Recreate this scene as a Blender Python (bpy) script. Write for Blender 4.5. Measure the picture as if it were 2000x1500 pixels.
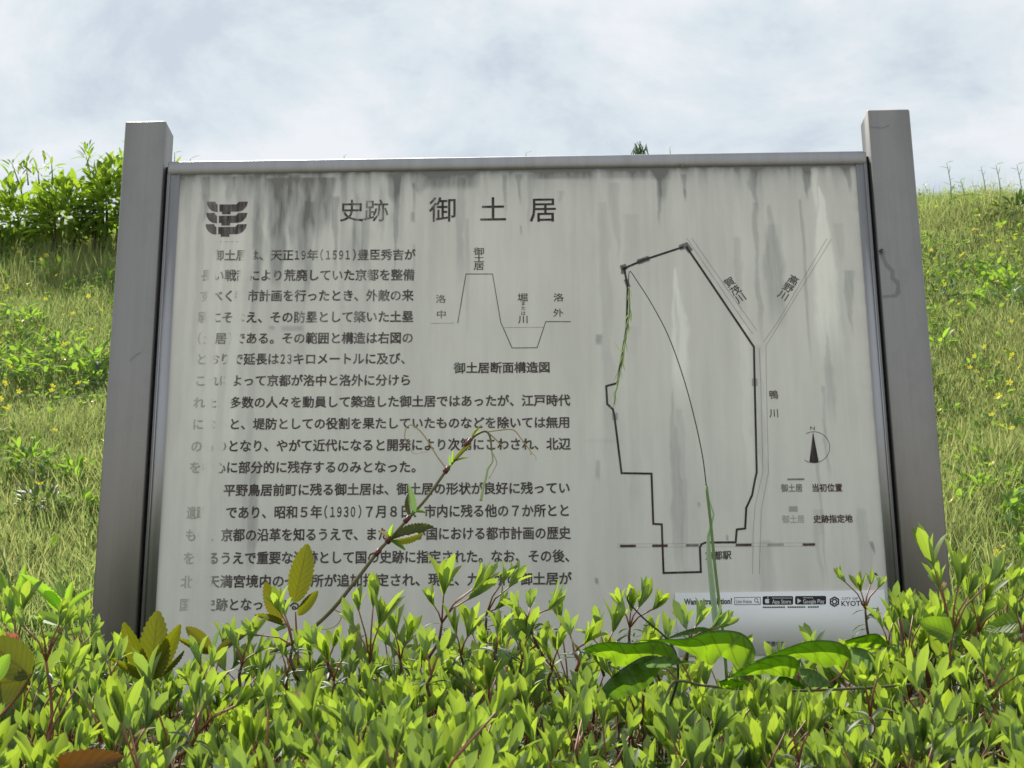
import bpy, math, random
import numpy as np
from mathutils import Vector, Matrix
rs = np.random.RandomState(7); random.seed(7)
for o in list(bpy.data.objects): bpy.data.objects.remove(o)
S = bpy.context.scene; C = S.collection
# ------------------------------------------------------------------ camera
F = 3100.0; EYE = 1.0
up = np.array([-82, 10370, -F]); up /= np.linalg.norm(up)
xb = .0168; xa = np.array([1, (82 + F * xb) / 10370, xb]); xa -= up * (xa @ up); xa /= np.linalg.norm(xa)
R3 = np.array([xa, np.cross(up, xa), up])
cam = bpy.data.cameras.new('camera'); co = bpy.data.objects.new('camera', cam); C.objects.link(co)
M = Matrix(R3.tolist()).to_4x4(); M.translation = (0, 0, EYE); co.matrix_world = M
cam.sensor_width = 36; cam.lens = F / 2000 * 36; cam.clip_start = .05; cam.clip_end = 2000
cam.dof.use_dof = True; cam.dof.focus_distance = 2.55; cam.dof.aperture_fstop = 27
S.camera = co
# ------------------------------------------------------------------ light
SUN = Vector((-.30, .50, .86)).normalized()
el = math.asin(SUN.z); az = math.atan2(SUN.x, SUN.y)
W = bpy.data.worlds.new('World'); S.world = W; W.use_nodes = True
nt = W.node_tree; nt.nodes.clear(); N = nt.nodes.new; L = nt.links.new
sky = N('ShaderNodeTexSky'); sky.sky_type = 'NISHITA'; sky.sun_disc = False
sky.sun_elevation = el; sky.sun_rotation = az; sky.air_density = 1.2; sky.dust_density = 2.0
tc = N('ShaderNodeTexCoord'); sep = N('ShaderNodeSeparateXYZ'); L(tc.outputs['Generated'], sep.inputs[0])
zz = N('ShaderNodeMath'); zz.operation = 'MAXIMUM'; L(sep.outputs[2], zz.inputs[0]); zz.inputs[1].default_value = 0
za = N('ShaderNodeMath'); za.operation = 'ADD'; L(zz.outputs[0], za.inputs[0]); za.inputs[1].default_value = .28
dv = N('ShaderNodeVectorMath'); dv.operation = 'DIVIDE'
cz = N('ShaderNodeCombineXYZ')
for i in range(3): L(za.outputs[0], cz.inputs[i])
L(tc.outputs['Generated'], dv.inputs[0]); L(cz.outputs[0], dv.inputs[1])
n1 = N('ShaderNodeTexNoise'); n1.inputs['Scale'].default_value = 4.2; n1.inputs['Detail'].default_value = 9; n1.inputs['Roughness'].default_value = .62; n1.inputs['Distortion'].default_value = .25
L(dv.outputs[0], n1.inputs['Vector'])
r1 = N('ShaderNodeValToRGB'); L(n1.outputs['Fac'], r1.inputs[0])
r1.color_ramp.elements[0].position = .38; r1.color_ramp.elements[0].color = (4.5, 5.05, 5.7, 1)
r1.color_ramp.elements[1].position = .60; r1.color_ramp.elements[1].color = (6.55, 6.75, 7.0, 1)
e = r1.color_ramp.elements.new(.47); e.color = (5.4, 5.95, 6.3, 1)
mx = N('ShaderNodeMix'); mx.data_type = 'RGBA'; mx.inputs[0].default_value = .93
L(sky.outputs[0], mx.inputs[6]); L(r1.outputs[0], mx.inputs[7])
bg = N('ShaderNodeBackground'); bg.inputs[1].default_value = .1; L(mx.outputs[2], bg.inputs[0])
wo = N('ShaderNodeOutputWorld'); L(bg.outputs[0], wo.inputs[0])
sl = bpy.data.lights.new('sun', 'SUN'); sl.energy = 4.0; sl.angle = math.radians(1.2); sl.color = (1, .95, .86)
so = bpy.data.objects.new('sun', sl); C.objects.link(so); so.rotation_euler = SUN.to_track_quat('Z', 'Y').to_euler(); so.location = (0, 0, 12)
S.view_settings.view_transform = 'Standard'; S.view_settings.look = 'None'; S.view_settings.gamma = 1
S.view_settings.exposure = .42; S.view_settings.use_curve_mapping = False
S.render.engine = 'CYCLES'; S.cycles.max_bounces = 7; S.cycles.transparent_max_bounces = 12
# ------------------------------------------------------------------ helpers
def at(px, py, Y):
    w = R3 @ np.array([px - 1000, 750 - py, -F]); w = w * (Y / w[1]); w[2] += EYE; return w
def px_of(P):                                   # world -> photo pixel (for numbers only)
    c = R3.T @ (np.asarray(P) - [0, 0, EYE]); return 1000 - c[0] * F / c[2], 750 + c[1] * F / c[2]
def tag(o, label=None, cat=None, group=None, kind=None):
    if label: o['label'] = label
    if cat: o['category'] = cat
    if group: o['group'] = group
    if kind: o['kind'] = kind
    return o
def empty(name, loc, label=None, cat=None, group=None):
    o = bpy.data.objects.new(name, None); C.objects.link(o); o.location = tuple(loc); o.empty_display_size = .05
    return tag(o, label, cat, group)
def wloc(o):
    v = Vector((0, 0, 0))
    while o is not None: v += o.location; o = o.parent
    return v
def mesh(name, V, Fc, mat, uv=None, rnd=None, smooth=False):
    """Fc: list of faces, or (flat loops, sizes) arrays"""
    me = bpy.data.meshes.new(name); V = np.asarray(V, dtype=np.float32)
    if isinstance(Fc, tuple): loops, sizes = Fc
    else:
        sizes = np.array([len(f) for f in Fc]); loops = np.array([i for f in Fc for i in f])
    me.vertices.add(len(V)); me.vertices.foreach_set('co', V.ravel())
    me.loops.add(len(loops)); me.loops.foreach_set('vertex_index', loops.astype(np.int32))
    st = np.zeros(len(sizes), np.int32); st[1:] = np.cumsum(sizes)[:-1]
    me.polygons.add(len(sizes)); me.polygons.foreach_set('loop_start', st)
    try: me.polygons.foreach_set('loop_total', sizes.astype(np.int32))
    except Exception: pass
    if smooth: me.polygons.foreach_set('use_smooth', np.ones(len(sizes), bool))
    me.update(calc_edges=True)
    if uv is not None:
        l = me.uv_layers.new(name='UVMap'); l.data.foreach_set('uv', np.asarray(uv, np.float32)[loops].ravel())
    if rnd is not None:
        a = me.attributes.new('rnd', 'FLOAT', 'POINT'); a.data.foreach_set('value', np.asarray(rnd, np.float32))
    if mat is not None: me.materials.append(mat)
    return me
def obj(name, V, Fc, mat, parent=None, **k):
    """V in world coordinates; stored relative to the parent's place"""
    V = np.asarray(V, dtype=float)
    if parent is not None: V = V - np.array(wloc(parent))
    o = bpy.data.objects.new(name, mesh(name, V, Fc, mat, **k)); C.objects.link(o); o.parent = parent
    return o
def linkme(name, me, parent=None):
    o = bpy.data.objects.new(name, me); C.objects.link(o); o.parent = parent; return o
def box(x0, x1, y0, y1, z0, z1, bev=0):
    b = bev
    V, Fc = [], []
    if b == 0:
        V = [(x, y, z) for x in (x0, x1) for y in (y0, y1) for z in (z0, z1)]
        Fc = [(0, 1, 3, 2), (4, 6, 7, 5), (0, 4, 5, 1), (2, 3, 7, 6), (0, 2, 6, 4), (1, 5, 7, 3)]
        return V, Fc
    # vertical-edge bevelled prism with a chamfered top
    ring = lambda i, z: [(x0 + b + i, y0 + i, z), (x1 - b - i, y0 + i, z), (x1 - i, y0 + b + i, z), (x1 - i, y1 - b - i, z), (x1 - b - i, y1 - i, z), (x0 + b + i, y1 - i, z), (x0 + i, y1 - b - i, z), (x0 + i, y0 + b + i, z)]
    V = ring(0, z0) + ring(0, z1 - b) + ring(b * .6, z1)
    for k in (0, 8):
        for i in range(8): Fc.append((k + i, k + (i + 1) % 8, k + 8 + (i + 1) % 8, k + 8 + i))
    Fc.append(tuple(range(16, 24))); Fc.append(tuple(range(7, -1, -1)))
    return V, Fc
def smooth_path(P, n=6):
    P = [np.asarray(p, float) for p in P]
    if len(P) < 3: return P
    Q = [2 * P[0] - P[1]] + P + [2 * P[-1] - P[-2]]; out = []
    for i in range(1, len(Q) - 2):
        for k in range(n):
            t = k / n; a, b, c, d = Q[i - 1], Q[i], Q[i + 1], Q[i + 2]
            out.append(.5 * (2 * b + (c - a) * t + (2 * a - 5 * b + 4 * c - d) * t * t + (3 * b - a - 3 * c + d) * t ** 3))
    out.append(P[-1]); return out
def tube(P, r0, r1=None, n=6, prof=None):
    r1 = r0 if r1 is None else r1; P = [np.asarray(p, float) for p in P]; m = len(P); V, Fc = [], []
    ref = np.array([.3, -.9, .25])
    for i, p in enumerate(P):
        d = P[min(i + 1, m - 1)] - P[max(i - 1, 0)]; d = d / (np.linalg.norm(d) + 1e-9)
        a = np.cross(d, ref)
        if np.linalg.norm(a) < .05: a = np.cross(d, [1, 0, 0])
        a /= np.linalg.norm(a); b = np.cross(d, a); t = i / max(m - 1, 1); r = r0 + (r1 - r0) * t
        if prof: r *= prof(t)
        for k in range(n):
            q = 2 * math.pi * k / n; V.append(p + r * (math.cos(q) * a + math.sin(q) * b))
    for i in range(m - 1):
        for k in range(n): Fc.append((i * n + k, i * n + (k + 1) % n, (i + 1) * n + (k + 1) % n, (i + 1) * n + k))
    Fc.append(tuple(range(n - 1, -1, -1))); Fc.append(tuple(range((m - 1) * n, m * n)))
    return V, Fc
def join(parts):
    V, Fc = [], []
    for v, f in parts:
        k = len(V); V += list(v); Fc += [tuple(i + k for i in q) for q in f]
    return V, Fc
# leaf templates: x across, y along (0..1), z up; returns V, faces, uv
def leaf_t(w=.3, nl=6, fold=.25, bend=.2, kind='ovate', teeth=0, tooth=.1, wave=0, curl=0):
    V, uv, Fc = [], [], []
    n = nl * (2 if teeth else 1)
    for i in range(n + 1):
        t = i / n
        if kind == 'azalea': h = (t ** .85) * ((1 - t) ** .55) * 1.95
        elif kind == 'lance': h = (t ** .6) * ((1 - t) ** .8) * 2.3
        elif kind == 'heart': h = min(1, (t * 6 + .12) ** .6) * ((1 - t) ** .62) * 1.18
        elif kind == 'round': h = math.sqrt(max(0, 1 - (2 * t - 1) ** 2))
        else: h = (t ** .6) * ((1 - t) ** .72) * 2.1
        h *= w * .5; yo = 0
        if teeth and 0 < i < n:
            if i % 2: h *= 1 + tooth; yo = .012
            else: h *= 1 - tooth
        zb = -bend * t * t + curl * math.sin(t * 5) * .04
        for k, u in enumerate((-1, -.5, 0, .5, 1) if (teeth or kind == 'heart') else (-1, 0, 1)):
            z = zb + fold * abs(u) * h + wave * math.sin(t * 9 + u * 2.0) * .03 * abs(u)
            V.append((u * h, t + yo * abs(u), z)); uv.append((.5 + .5 * u, t))
    c = len(V) // (n + 1)
    for i in range(n):
        for k in range(c - 1):
            a = i * c + k; Fc.append((a, a + 1, a + c + 1, a + c))
    return np.array(V), Fc, np.array(uv)
def frame_of(d, nrm):
    d = d / np.linalg.norm(d); s = np.cross(d, nrm); l = np.linalg.norm(s)
    if l < 1e-4: s = np.cross(d, [1, .1, 0]); l = np.linalg.norm(s)
    s /= l; return np.stack([s, d, np.cross(s, d)], 1)
def merge(T, Rm, sc, pos, rnd=None):
    """many copies of template T: Rm (n,3,3), sc (n,), pos (n,3)"""
    V, Fc, uv = T; n = len(pos); m = len(V)
    P = np.einsum('nij,mj->nmi', Rm, V) * sc[:, None, None] + pos[:, None, :]
    sizes = np.tile([len(f) for f in Fc], n); flat = np.array([i for f in Fc for i in f])
    loops = (flat[None, :] + (np.arange(n) * m)[:, None]).ravel()
    return P.reshape(-1, 3), (loops, sizes), np.tile(uv, (n, 1)), np.repeat(rs.rand(n) if rnd is None else rnd, m)
def cat(ms):
    off = 0; Vs, ls, ss, us, rr = [], [], [], [], []
    for V, (l, s), u, r in ms: Vs.append(V); ls.append(l + off); ss.append(s); us.append(u); rr.append(r); off += len(V)
    return np.concatenate(Vs), (np.concatenate(ls), np.concatenate(ss)), np.concatenate(us), np.concatenate(rr)
# ------------------------------------------------------------------ materials
def mat(name):
    m = bpy.data.materials.new(name); m.use_nodes = True; t = m.node_tree; t.nodes.clear()
    return m, t, t.nodes.new, t.links.new
def mth(t, op, a, b=None, c=None, clamp=False):
    n = t.nodes.new('ShaderNodeMath'); n.operation = op; n.use_clamp = clamp
    for i, v in enumerate((a, b, c)):
        if v is None: continue
        if isinstance(v, (int, float)): n.inputs[i].default_value = v
        else: t.links.new(v, n.inputs[i])
    return n.outputs[0]
def ramp(t, fac, stops):
    n = t.nodes.new('ShaderNodeValToRGB'); t.links.new(fac, n.inputs[0]); cr = n.color_ramp
    while len(cr.elements) < len(stops): cr.elements.new(.5)
    for e_, (p, c) in zip(cr.elements, stops): e_.position = p; e_.color = (*c, 1)
    return n.outputs[0]
def noise(t, scale, vec=None, detail=4, rough=.55):
    n = t.nodes.new('ShaderNodeTexNoise'); n.inputs['Scale'].default_value = scale; n.inputs['Detail'].default_value = detail; n.inputs['Roughness'].default_value = rough
    if vec is not None: t.links.new(vec, n.inputs['Vector'])
    return n.outputs['Fac']
def mixc(t, fac, a, b):
    n = t.nodes.new('ShaderNodeMix'); n.data_type = 'RGBA'
    for s, v in ((0, fac), (6, a), (7, b)):
        if isinstance(v, (int, float)): n.inputs[s].default_value = v
        elif isinstance(v, tuple): n.inputs[s].default_value = (*v, 1)
        else: t.links.new(v, n.inputs[s])
    return n.outputs[2]
def leafmat(name, cols, trans=(.45, .62, .06), tf=.5, rough=.42, veins=0, rib=.55, under=None, tw=None):
    m, t, N, L = mat(name)
    at_ = N('ShaderNodeAttribute'); at_.attribute_name = 'rnd'; oi = N('ShaderNodeObjectInfo')
    r = mth(t, 'FRACT', mth(t, 'ADD', at_.outputs['Fac'], oi.outputs['Random']))
    k = len(cols); col = ramp(t, r, [(i / (k - 1), c) for i, c in enumerate(cols)])
    tcn = N('ShaderNodeTexCoord'); sp = N('ShaderNodeSeparateXYZ'); L(tcn.outputs['UV'], sp.inputs[0])
    au = mth(t, 'ABSOLUTE', mth(t, 'SUBTRACT', sp.outputs[0], .5))
    ribm = mth(t, 'LESS_THAN', au, .035)
    mott = noise(t, 60, tcn.outputs['Object'], 3)
    col = mixc(t, mth(t, 'MULTIPLY', mott, .35), col, tuple(.72 * c for c in cols[0]))
    line = ribm
    if veins:
        vv = mth(t, 'SINE', mth(t, 'MULTIPLY', mth(t, 'SUBTRACT', sp.outputs[1], mth(t, 'MULTIPLY', au, .45)), veins * 6.283))
        vl = mth(t, 'GREATER_THAN', vv, .93); line = mth(t, 'MAXIMUM', ribm, vl)
        hgt = mth(t, 'MULTIPLY', vv, .5)
    col = mixc(t, mth(t, 'MULTIPLY', line, rib), col, tuple(min(1, c * .35) for c in cols[-1]))
    base = col
    if under:
        g = N('ShaderNodeNewGeometry'); base = mixc(t, g.outputs['Backfacing'], col, under)
    p = N('ShaderNodeBsdfPrincipled'); L(base, p.inputs['Base Color']); p.inputs['Roughness'].default_value = rough; p.inputs['Specular IOR Level'].default_value = .45
    if veins:
        bp = N('ShaderNodeBump'); bp.inputs['Strength'].default_value = .35; bp.inputs['Distance'].default_value = .002; L(hgt, bp.inputs['Height']); L(bp.outputs[0], p.inputs['Normal'])
    tr = N('ShaderNodeBsdfTranslucent')
    tcol = N('ShaderNodeMix'); tcol.data_type = 'RGBA'; tcol.blend_type = 'MULTIPLY'; tcol.inputs[0].default_value = 1
    k = 1 / max(max(c) for c in cols)
    br = N('ShaderNodeMix'); br.data_type = 'RGBA'; br.blend_type = 'MULTIPLY'; br.inputs[0].default_value = 1; L(col, br.inputs[6]); br.inputs[7].default_value = (k, k, k, 1)
    L(mixc(t, .45, br.outputs[2], (1, 1, 1)), tcol.inputs[6]); tcol.inputs[7].default_value = (*trans, 1); L(tcol.outputs[2], tr.inputs[0])
    ms = N('ShaderNodeMixShader'); ms.inputs[0].default_value = tf; L(p.outputs[0], ms.inputs[1]); L(tr.outputs[0], ms.inputs[2])
    o = N('ShaderNodeOutputMaterial'); L(ms.outputs[0], o.inputs[0]); return m
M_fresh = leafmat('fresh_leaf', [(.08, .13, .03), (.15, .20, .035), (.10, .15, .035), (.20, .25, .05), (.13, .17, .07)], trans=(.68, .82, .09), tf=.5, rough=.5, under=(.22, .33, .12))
M_mid = leafmat('green_leaf', [(.06, .11, .03), (.10, .15, .05), (.12, .17, .09), (.08, .13, .05), (.13, .18, .09)], trans=(.52, .64, .10), tf=.45, rough=.5, under=(.16, .22, .10))  # the bluish greens put sky reflection into the leaf colour
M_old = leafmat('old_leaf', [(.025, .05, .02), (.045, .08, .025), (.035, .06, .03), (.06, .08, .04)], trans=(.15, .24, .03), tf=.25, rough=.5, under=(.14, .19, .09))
M_serr = leafmat('serrated_leaf', [(.035, .05, .012), (.05, .065, .012), (.05, .05, .015)], trans=(.30, .29, .015), tf=.5, veins=9, rib=.7, under=(.12, .17, .06))
M_brownleaf = leafmat('brown_leaf', [(.07, .035, .012), (.09, .05, .015)], trans=(.20, .11, .02), tf=.45, veins=8, rib=.5)
M_big = leafmat('broad_leaf', [(.07, .13, .02), (.10, .16, .025)], trans=(.50, .68, .03), tf=.52, veins=7, rib=.9, under=(.22, .34, .16), rough=.5)
M_pale = leafmat('pale_leaf', [(.20, .32, .16), (.26, .38, .20)], trans=(.4, .55, .2), tf=.3, veins=7, rib=.3, rough=.35)
M_shrub = leafmat('shrub_leaf', [(.06, .11, .02), (.10, .17, .03), (.17, .21, .03), (.06, .12, .03)], trans=(.60, .74, .07), tf=.5, rough=.5, under=(.14, .2, .08))
M_weed = leafmat('weed_leaf', [(.07, .14, .03), (.12, .20, .03), (.08, .16, .05), (.16, .24, .05)], trans=(.60, .80, .10), tf=.5, rough=.75, under=(.22, .3, .18))
M_lime = leafmat('lime_leaf', [(.20, .34, .05), (.24, .38, .06)], trans=(.62, .85, .1), tf=.5, veins=8, rib=.25)
M_grass = leafmat('grass_blade', [(.06, .12, .03), (.11, .19, .045), (.085, .16, .045), (.15, .20, .08), (.19, .155, .10), (.36, .32, .22)], trans=(.78, .86, .34), tf=.55, rough=.7, rib=0)
M_dry = leafmat('dry_leaf', [(.45, .38, .22), (.34, .26, .14)], trans=(.5, .42, .2), tf=.3, rough=.7)
def plain(name, c, rough=.6, spec=.4, var=.3, sc=80, bump=0, metal=0):
    m, t, N, L = mat(name); tcn = N('ShaderNodeTexCoord'); nz = noise(t, sc, tcn.outputs['Object'], 5)
    p = N('ShaderNodeBsdfPrincipled'); L(mixc(t, nz, tuple(v * (1 - var) for v in c), tuple(min(1, v * (1 + var)) for v in c)), p.inputs['Base Color'])
    p.inputs['Roughness'].default_value = rough; p.inputs['Specular IOR Level'].default_value = spec; p.inputs['Metallic'].default_value = metal
    if bump:
        b = N('ShaderNodeBump'); b.inputs['Strength'].default_value = bump; b.inputs['Distance'].default_value = .01; L(nz, b.inputs['Height']); L(b.outputs[0], p.inputs['Normal'])
    o = N('ShaderNodeOutputMaterial'); L(p.outputs[0], o.inputs[0]); return m
M_twig = plain('twig_bark', (.10, .045, .025), .6, var=.4)
M_bark = plain('brown_bark', (.075, .05, .035), .8, var=.5, sc=200)
M_redstem = plain('reddish_stem', (.22, .08, .04), .5, var=.4)
M_vinestem = plain('vine_stem', (.13, .12, .05), .5, var=.5, sc=60)
M_node = plain('vine_joint', (.12, .03, .03), .5)
M_tendril = plain('tendril', (.34, .26, .08), .5)
M_black = plain('dead_twig', (.02, .017, .015), .7)
M_yellow = leafmat('yellow_petal', [(.85, .78, .06), (.9, .84, .12)], trans=(.95, .9, .12), tf=.35, rib=0)
M_pink = leafmat('pink_petal', [(.55, .18, .13), (.62, .25, .16)], trans=(.7, .3, .2), tf=.35, rib=0)
M_greenstem = plain('green_stem', (.12, .20, .05), .5)
M_soil = plain('soil', (.06, .048, .03), .95, var=.5, sc=14, bump=.6)
M_pave = plain('paving_concrete', (.33, .32, .30), .85, var=.12, sc=30, bump=.15)
M_kerb = plain('kerb_concrete', (.36, .35, .33), .85, var=.18, sc=40, bump=.2)
M_bug = plain('insect_shell', (.035, .025, .02), .35)
M_mud = plain('dried_mud', (.22, .2, .14), .9, var=.5, sc=400)
def ground_mat():
    m, t, N, L = mat('grassy_ground'); tcn = N('ShaderNodeTexCoord')
    a = noise(t, 3, tcn.outputs['Object'], 6, .7); b = noise(t, 45, tcn.outputs['Object'], 5, .7)
    c = ramp(t, mth(t, 'ADD', mth(t, 'MULTIPLY', a, .5), mth(t, 'MULTIPLY', b, .5)), [(.3, (.05, .042, .022)), (.5, (.06, .085, .025)), (.7, (.11, .12, .045))])
    p = N('ShaderNodeBsdfPrincipled'); L(c, p.inputs['Base Color']); p.inputs['Roughness'].default_value = .95
    bp = N('ShaderNodeBump'); bp.inputs['Strength'].default_value = .8; bp.inputs['Distance'].default_value = .03; L(b, bp.inputs['Height']); L(bp.outputs[0], p.inputs['Normal'])
    o = N('ShaderNodeOutputMaterial'); L(p.outputs[0], o.inputs[0]); return m
M_ground = ground_mat()
def steel(name, base, rough, dirt=0.):
    """brushed stainless steel: fine grain running up the member"""
    m, t, N, L = mat(name); tcn = N('ShaderNodeNewGeometry')
    mp = N('ShaderNodeMapping'); mp.inputs['Scale'].default_value = (420, 420, 3); L(tcn.outputs['Position'], mp.inputs[0]); g = noise(t, 1, mp.outputs[0], 4, .7)
    mp2 = N('ShaderNodeMapping'); mp2.inputs['Scale'].default_value = (40, 40, 1.3); L(tcn.outputs['Position'], mp2.inputs[0]); g2 = noise(t, 1, mp2.outputs[0], 5, .6)
    mp3 = N('ShaderNodeMapping'); mp3.inputs['Scale'].default_value = (14, 14, 9); L(tcn.outputs['Position'], mp3.inputs[0]); g3 = noise(t, 1, mp3.outputs[0], 6, .62)
    f = mth(t, 'ADD', mth(t, 'MULTIPLY', g, .35), mth(t, 'MULTIPLY', g2, .65))
    c = ramp(t, f, [(.32, tuple(v * .88 for v in base)), (.5, base), (.68, tuple(min(1, v * 1.1) for v in base))])
    c = mixc(t, mth(t, 'MULTIPLY', ramp(t, g3, [(.50, (0, 0, 0)), (.60, (1, 1, 1))]), dirt), c, (base[0] * .6, base[1] * .6, base[2] * .57))
    p = N('ShaderNodeBsdfPrincipled'); L(c, p.inputs['Base Color']); p.inputs['Metallic'].default_value = .85
    L(mth(t, 'ADD', rough, mth(t, 'MULTIPLY', g2, .15)), p.inputs['Roughness'])
    p.inputs['Anisotropic'].default_value = .5
    bp = N('ShaderNodeBump'); bp.inputs['Strength'].default_value = .12; bp.inputs['Distance'].default_value = .0006; L(g, bp.inputs['Height']); L(bp.outputs[0], p.inputs['Normal'])
    o = N('ShaderNodeOutputMaterial'); L(p.outputs[0], o.inputs[0]); return m
M_post = steel('brushed_steel_post', (.27, .257, .243), .40, .12)
M_frame = steel('brushed_steel_frame', (.36, .355, .36), .38, .12)
M_gap = plain('gap_black', (.012, .012, .012), .8)  # near-black that paints the darkness of the post gaps
def panel_mat():
    m, t, N, L = mat('weathered_panel'); a = N('ShaderNodeAttribute'); a.attribute_name = 'dirt'
    g = N('ShaderNodeNewGeometry')
    mp = N('ShaderNodeMapping'); mp.inputs['Scale'].default_value = (55, 1, 2.2); L(g.outputs['Position'], mp.inputs[0]); s1 = noise(t, 1, mp.outputs[0], 6, .65)
    mp2 = N('ShaderNodeMapping'); mp2.inputs['Scale'].default_value = (9, 1, 3.5); L(g.outputs['Position'], mp2.inputs[0]); s2 = noise(t, 1, mp2.outputs[0], 6, .6)
    sp = noise(t, 500, g.outputs['Position'], 2)
    d = mth(t, 'ADD', a.outputs['Fac'], mth(t, 'MULTIPLY', mth(t, 'SUBTRACT', s1, .5), .20))
    d = mth(t, 'ADD', d, mth(t, 'MULTIPLY', mth(t, 'SUBTRACT', s2, .5), .22))
    d = mth(t, 'ADD', d, mth(t, 'MULTIPLY', mth(t, 'SUBTRACT', sp, .5), .10))
    c = ramp(t, mth(t, 'ADD', d, .3, clamp=True), [(0, (.84, .82, .72)), (.3, (.645, .63, .56)), (.6, (.42, .41, .375)), (1, (.17, .165, .15))])
    p = N('ShaderNodeBsdfPrincipled'); L(c, p.inputs['Base Color']); p.inputs['Roughness'].default_value = .55; p.inputs['Metallic'].default_value = .1
    o = N('ShaderNodeOutputMaterial'); L(p.outputs[0], o.inputs[0]); return m
M_panel = panel_mat()
PY = 3.008; INKY = PY - .0008
def ink(name, col, alpha=.9, wear=1.0, floor=0.0):
    """printed ink, weathered away along the vertical rain tracks"""
    m, t, N, L = mat(name); g = N('ShaderNodeNewGeometry'); sp = N('ShaderNodeSeparateXYZ'); L(g.outputs['Position'], sp.inputs[0])
    X, Z = sp.outputs[0], sp.outputs[2]
    mp = N('ShaderNodeMapping'); mp.inputs['Scale'].default_value = (95, 1, 5); L(g.outputs['Position'], mp.inputs[0]); s1 = noise(t, 1, mp.outputs[0], 5, .7)
    mp2 = N('ShaderNodeMapping'); mp2.inputs['Scale'].default_value = (22, 1, 14); L(g.outputs['Position'], mp2.inputs[0]); s2 = noise(t, 1, mp2.outputs[0], 5, .7)
    a = None
    def strip(p0, p1, w0, w1, amt):
        A, B = at(*p0, INKY), at(*p1, INKY); k = (B[0] - A[0]) / (B[2] - A[2])
        xc = mth(t, 'ADD', mth(t, 'MULTIPLY', mth(t, 'SUBTRACT', Z, float(A[2])), float(k)), float(A[0]))
        d = mth(t, 'ABSOLUTE', mth(t, 'SUBTRACT', X, xc)); d = mth(t, 'ADD', d, mth(t, 'MULTIPLY', mth(t, 'SUBTRACT', s1, .5), .034))
        n = N('ShaderNodeMapRange'); n.interpolation_type = 'SMOOTHSTEP'; L(d, n.inputs[0])
        n.inputs[1].default_value = w0 * 3 / F; n.inputs[2].default_value = w1 * 3 / F; n.inputs[3].default_value = 1 - amt; n.inputs[4].default_value = 1
        return n.outputs[0]
    for s in (((414, 520), (400, 1180), 7, 14, .97), ((487, 480), (405, 1010), 8, 17, .97), ((360, 480), (325, 1200), 40, 75, .5), ((398, 500), (395, 1190), 38, 62, .35)):
        v = strip(*s); a = v if a is None else mth(t, 'MULTIPLY', a, v)
    a = mth(t, 'ADD', mth(t, 'MULTIPLY', mth(t, 'SUBTRACT', a, 1), wear), 1)
    # general thinning, worse towards the upper left
    A = at(640, 480, INKY); dx = mth(t, 'SUBTRACT', X, float(A[0])); dz = mth(t, 'SUBTRACT', Z, float(A[2]))
    dd = mth(t, 'SQRT', mth(t, 'ADD', mth(t, 'MULTIPLY', dx, dx), mth(t, 'MULTIPLY', dz, dz)))
    th = N('ShaderNodeMapRange'); L(dd, th.inputs[0]); th.inputs[1].default_value = .12; th.inputs[2].default_value = .42; th.inputs[3].default_value = .62; th.inputs[4].default_value = .2
    nn = mth(t, 'ADD', mth(t, 'MULTIPLY', s1, .55), mth(t, 'MULTIPLY', s2, .45))
    loss = mth(t, 'MULTIPLY', th.outputs[0], mth(t, 'MULTIPLY', mth(t, 'SUBTRACT', nn, .42), 4.5, clamp=True))
    a = mth(t, 'MULTIPLY', a, mth(t, 'SUBTRACT', 1, mth(t, 'MULTIPLY', loss, 1.4)), clamp=True)
    a = mth(t, 'MAXIMUM', mth(t, 'MULTIPLY', a, alpha), floor)
    p = N('ShaderNodeBsdfPrincipled'); p.inputs['Base Color'].default_value = (*col, 1); p.inputs['Roughness'].default_value = .6; p.inputs['Specular IOR Level'].default_value = .2
    tr = N('ShaderNodeBsdfTransparent'); ms = N('ShaderNodeMixShader'); L(a, ms.inputs[0]); L(tr.outputs[0], ms.inputs[1]); L(p.outputs[0], ms.inputs[2])
    o = N('ShaderNodeOutputMaterial'); L(ms.outputs[0], o.inputs[0]); return m
M_ink = ink('worn_dark_ink', (.06, .042, .042), .88)
M_inkb = ink('dark_map_ink', (.035, .022, .022), .96)
M_brownink = ink('brown_ink', (.075, .035, .03), .92)
M_titleink = ink('title_ink', (.035, .022, .022), .95, wear=0)
M_emblem = ink('emblem_ink', (.045, .028, .03), .93, wear=.25)
M_thin = ink('thin_line_ink', (.08, .075, .07), .42)
M_greyink = ink('grey_site_ink', (.07, .055, .055), .62)
M_paleink = ink('pale_worn_ink', (.10, .10, .10), .33)
M_seed = leafmat('seed_husk', [(.26, .36, .12), (.45, .55, .26), (.16, .24, .08), (.65, .72, .42)], trans=(.6, .75, .3), tf=.3, rib=0)
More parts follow.
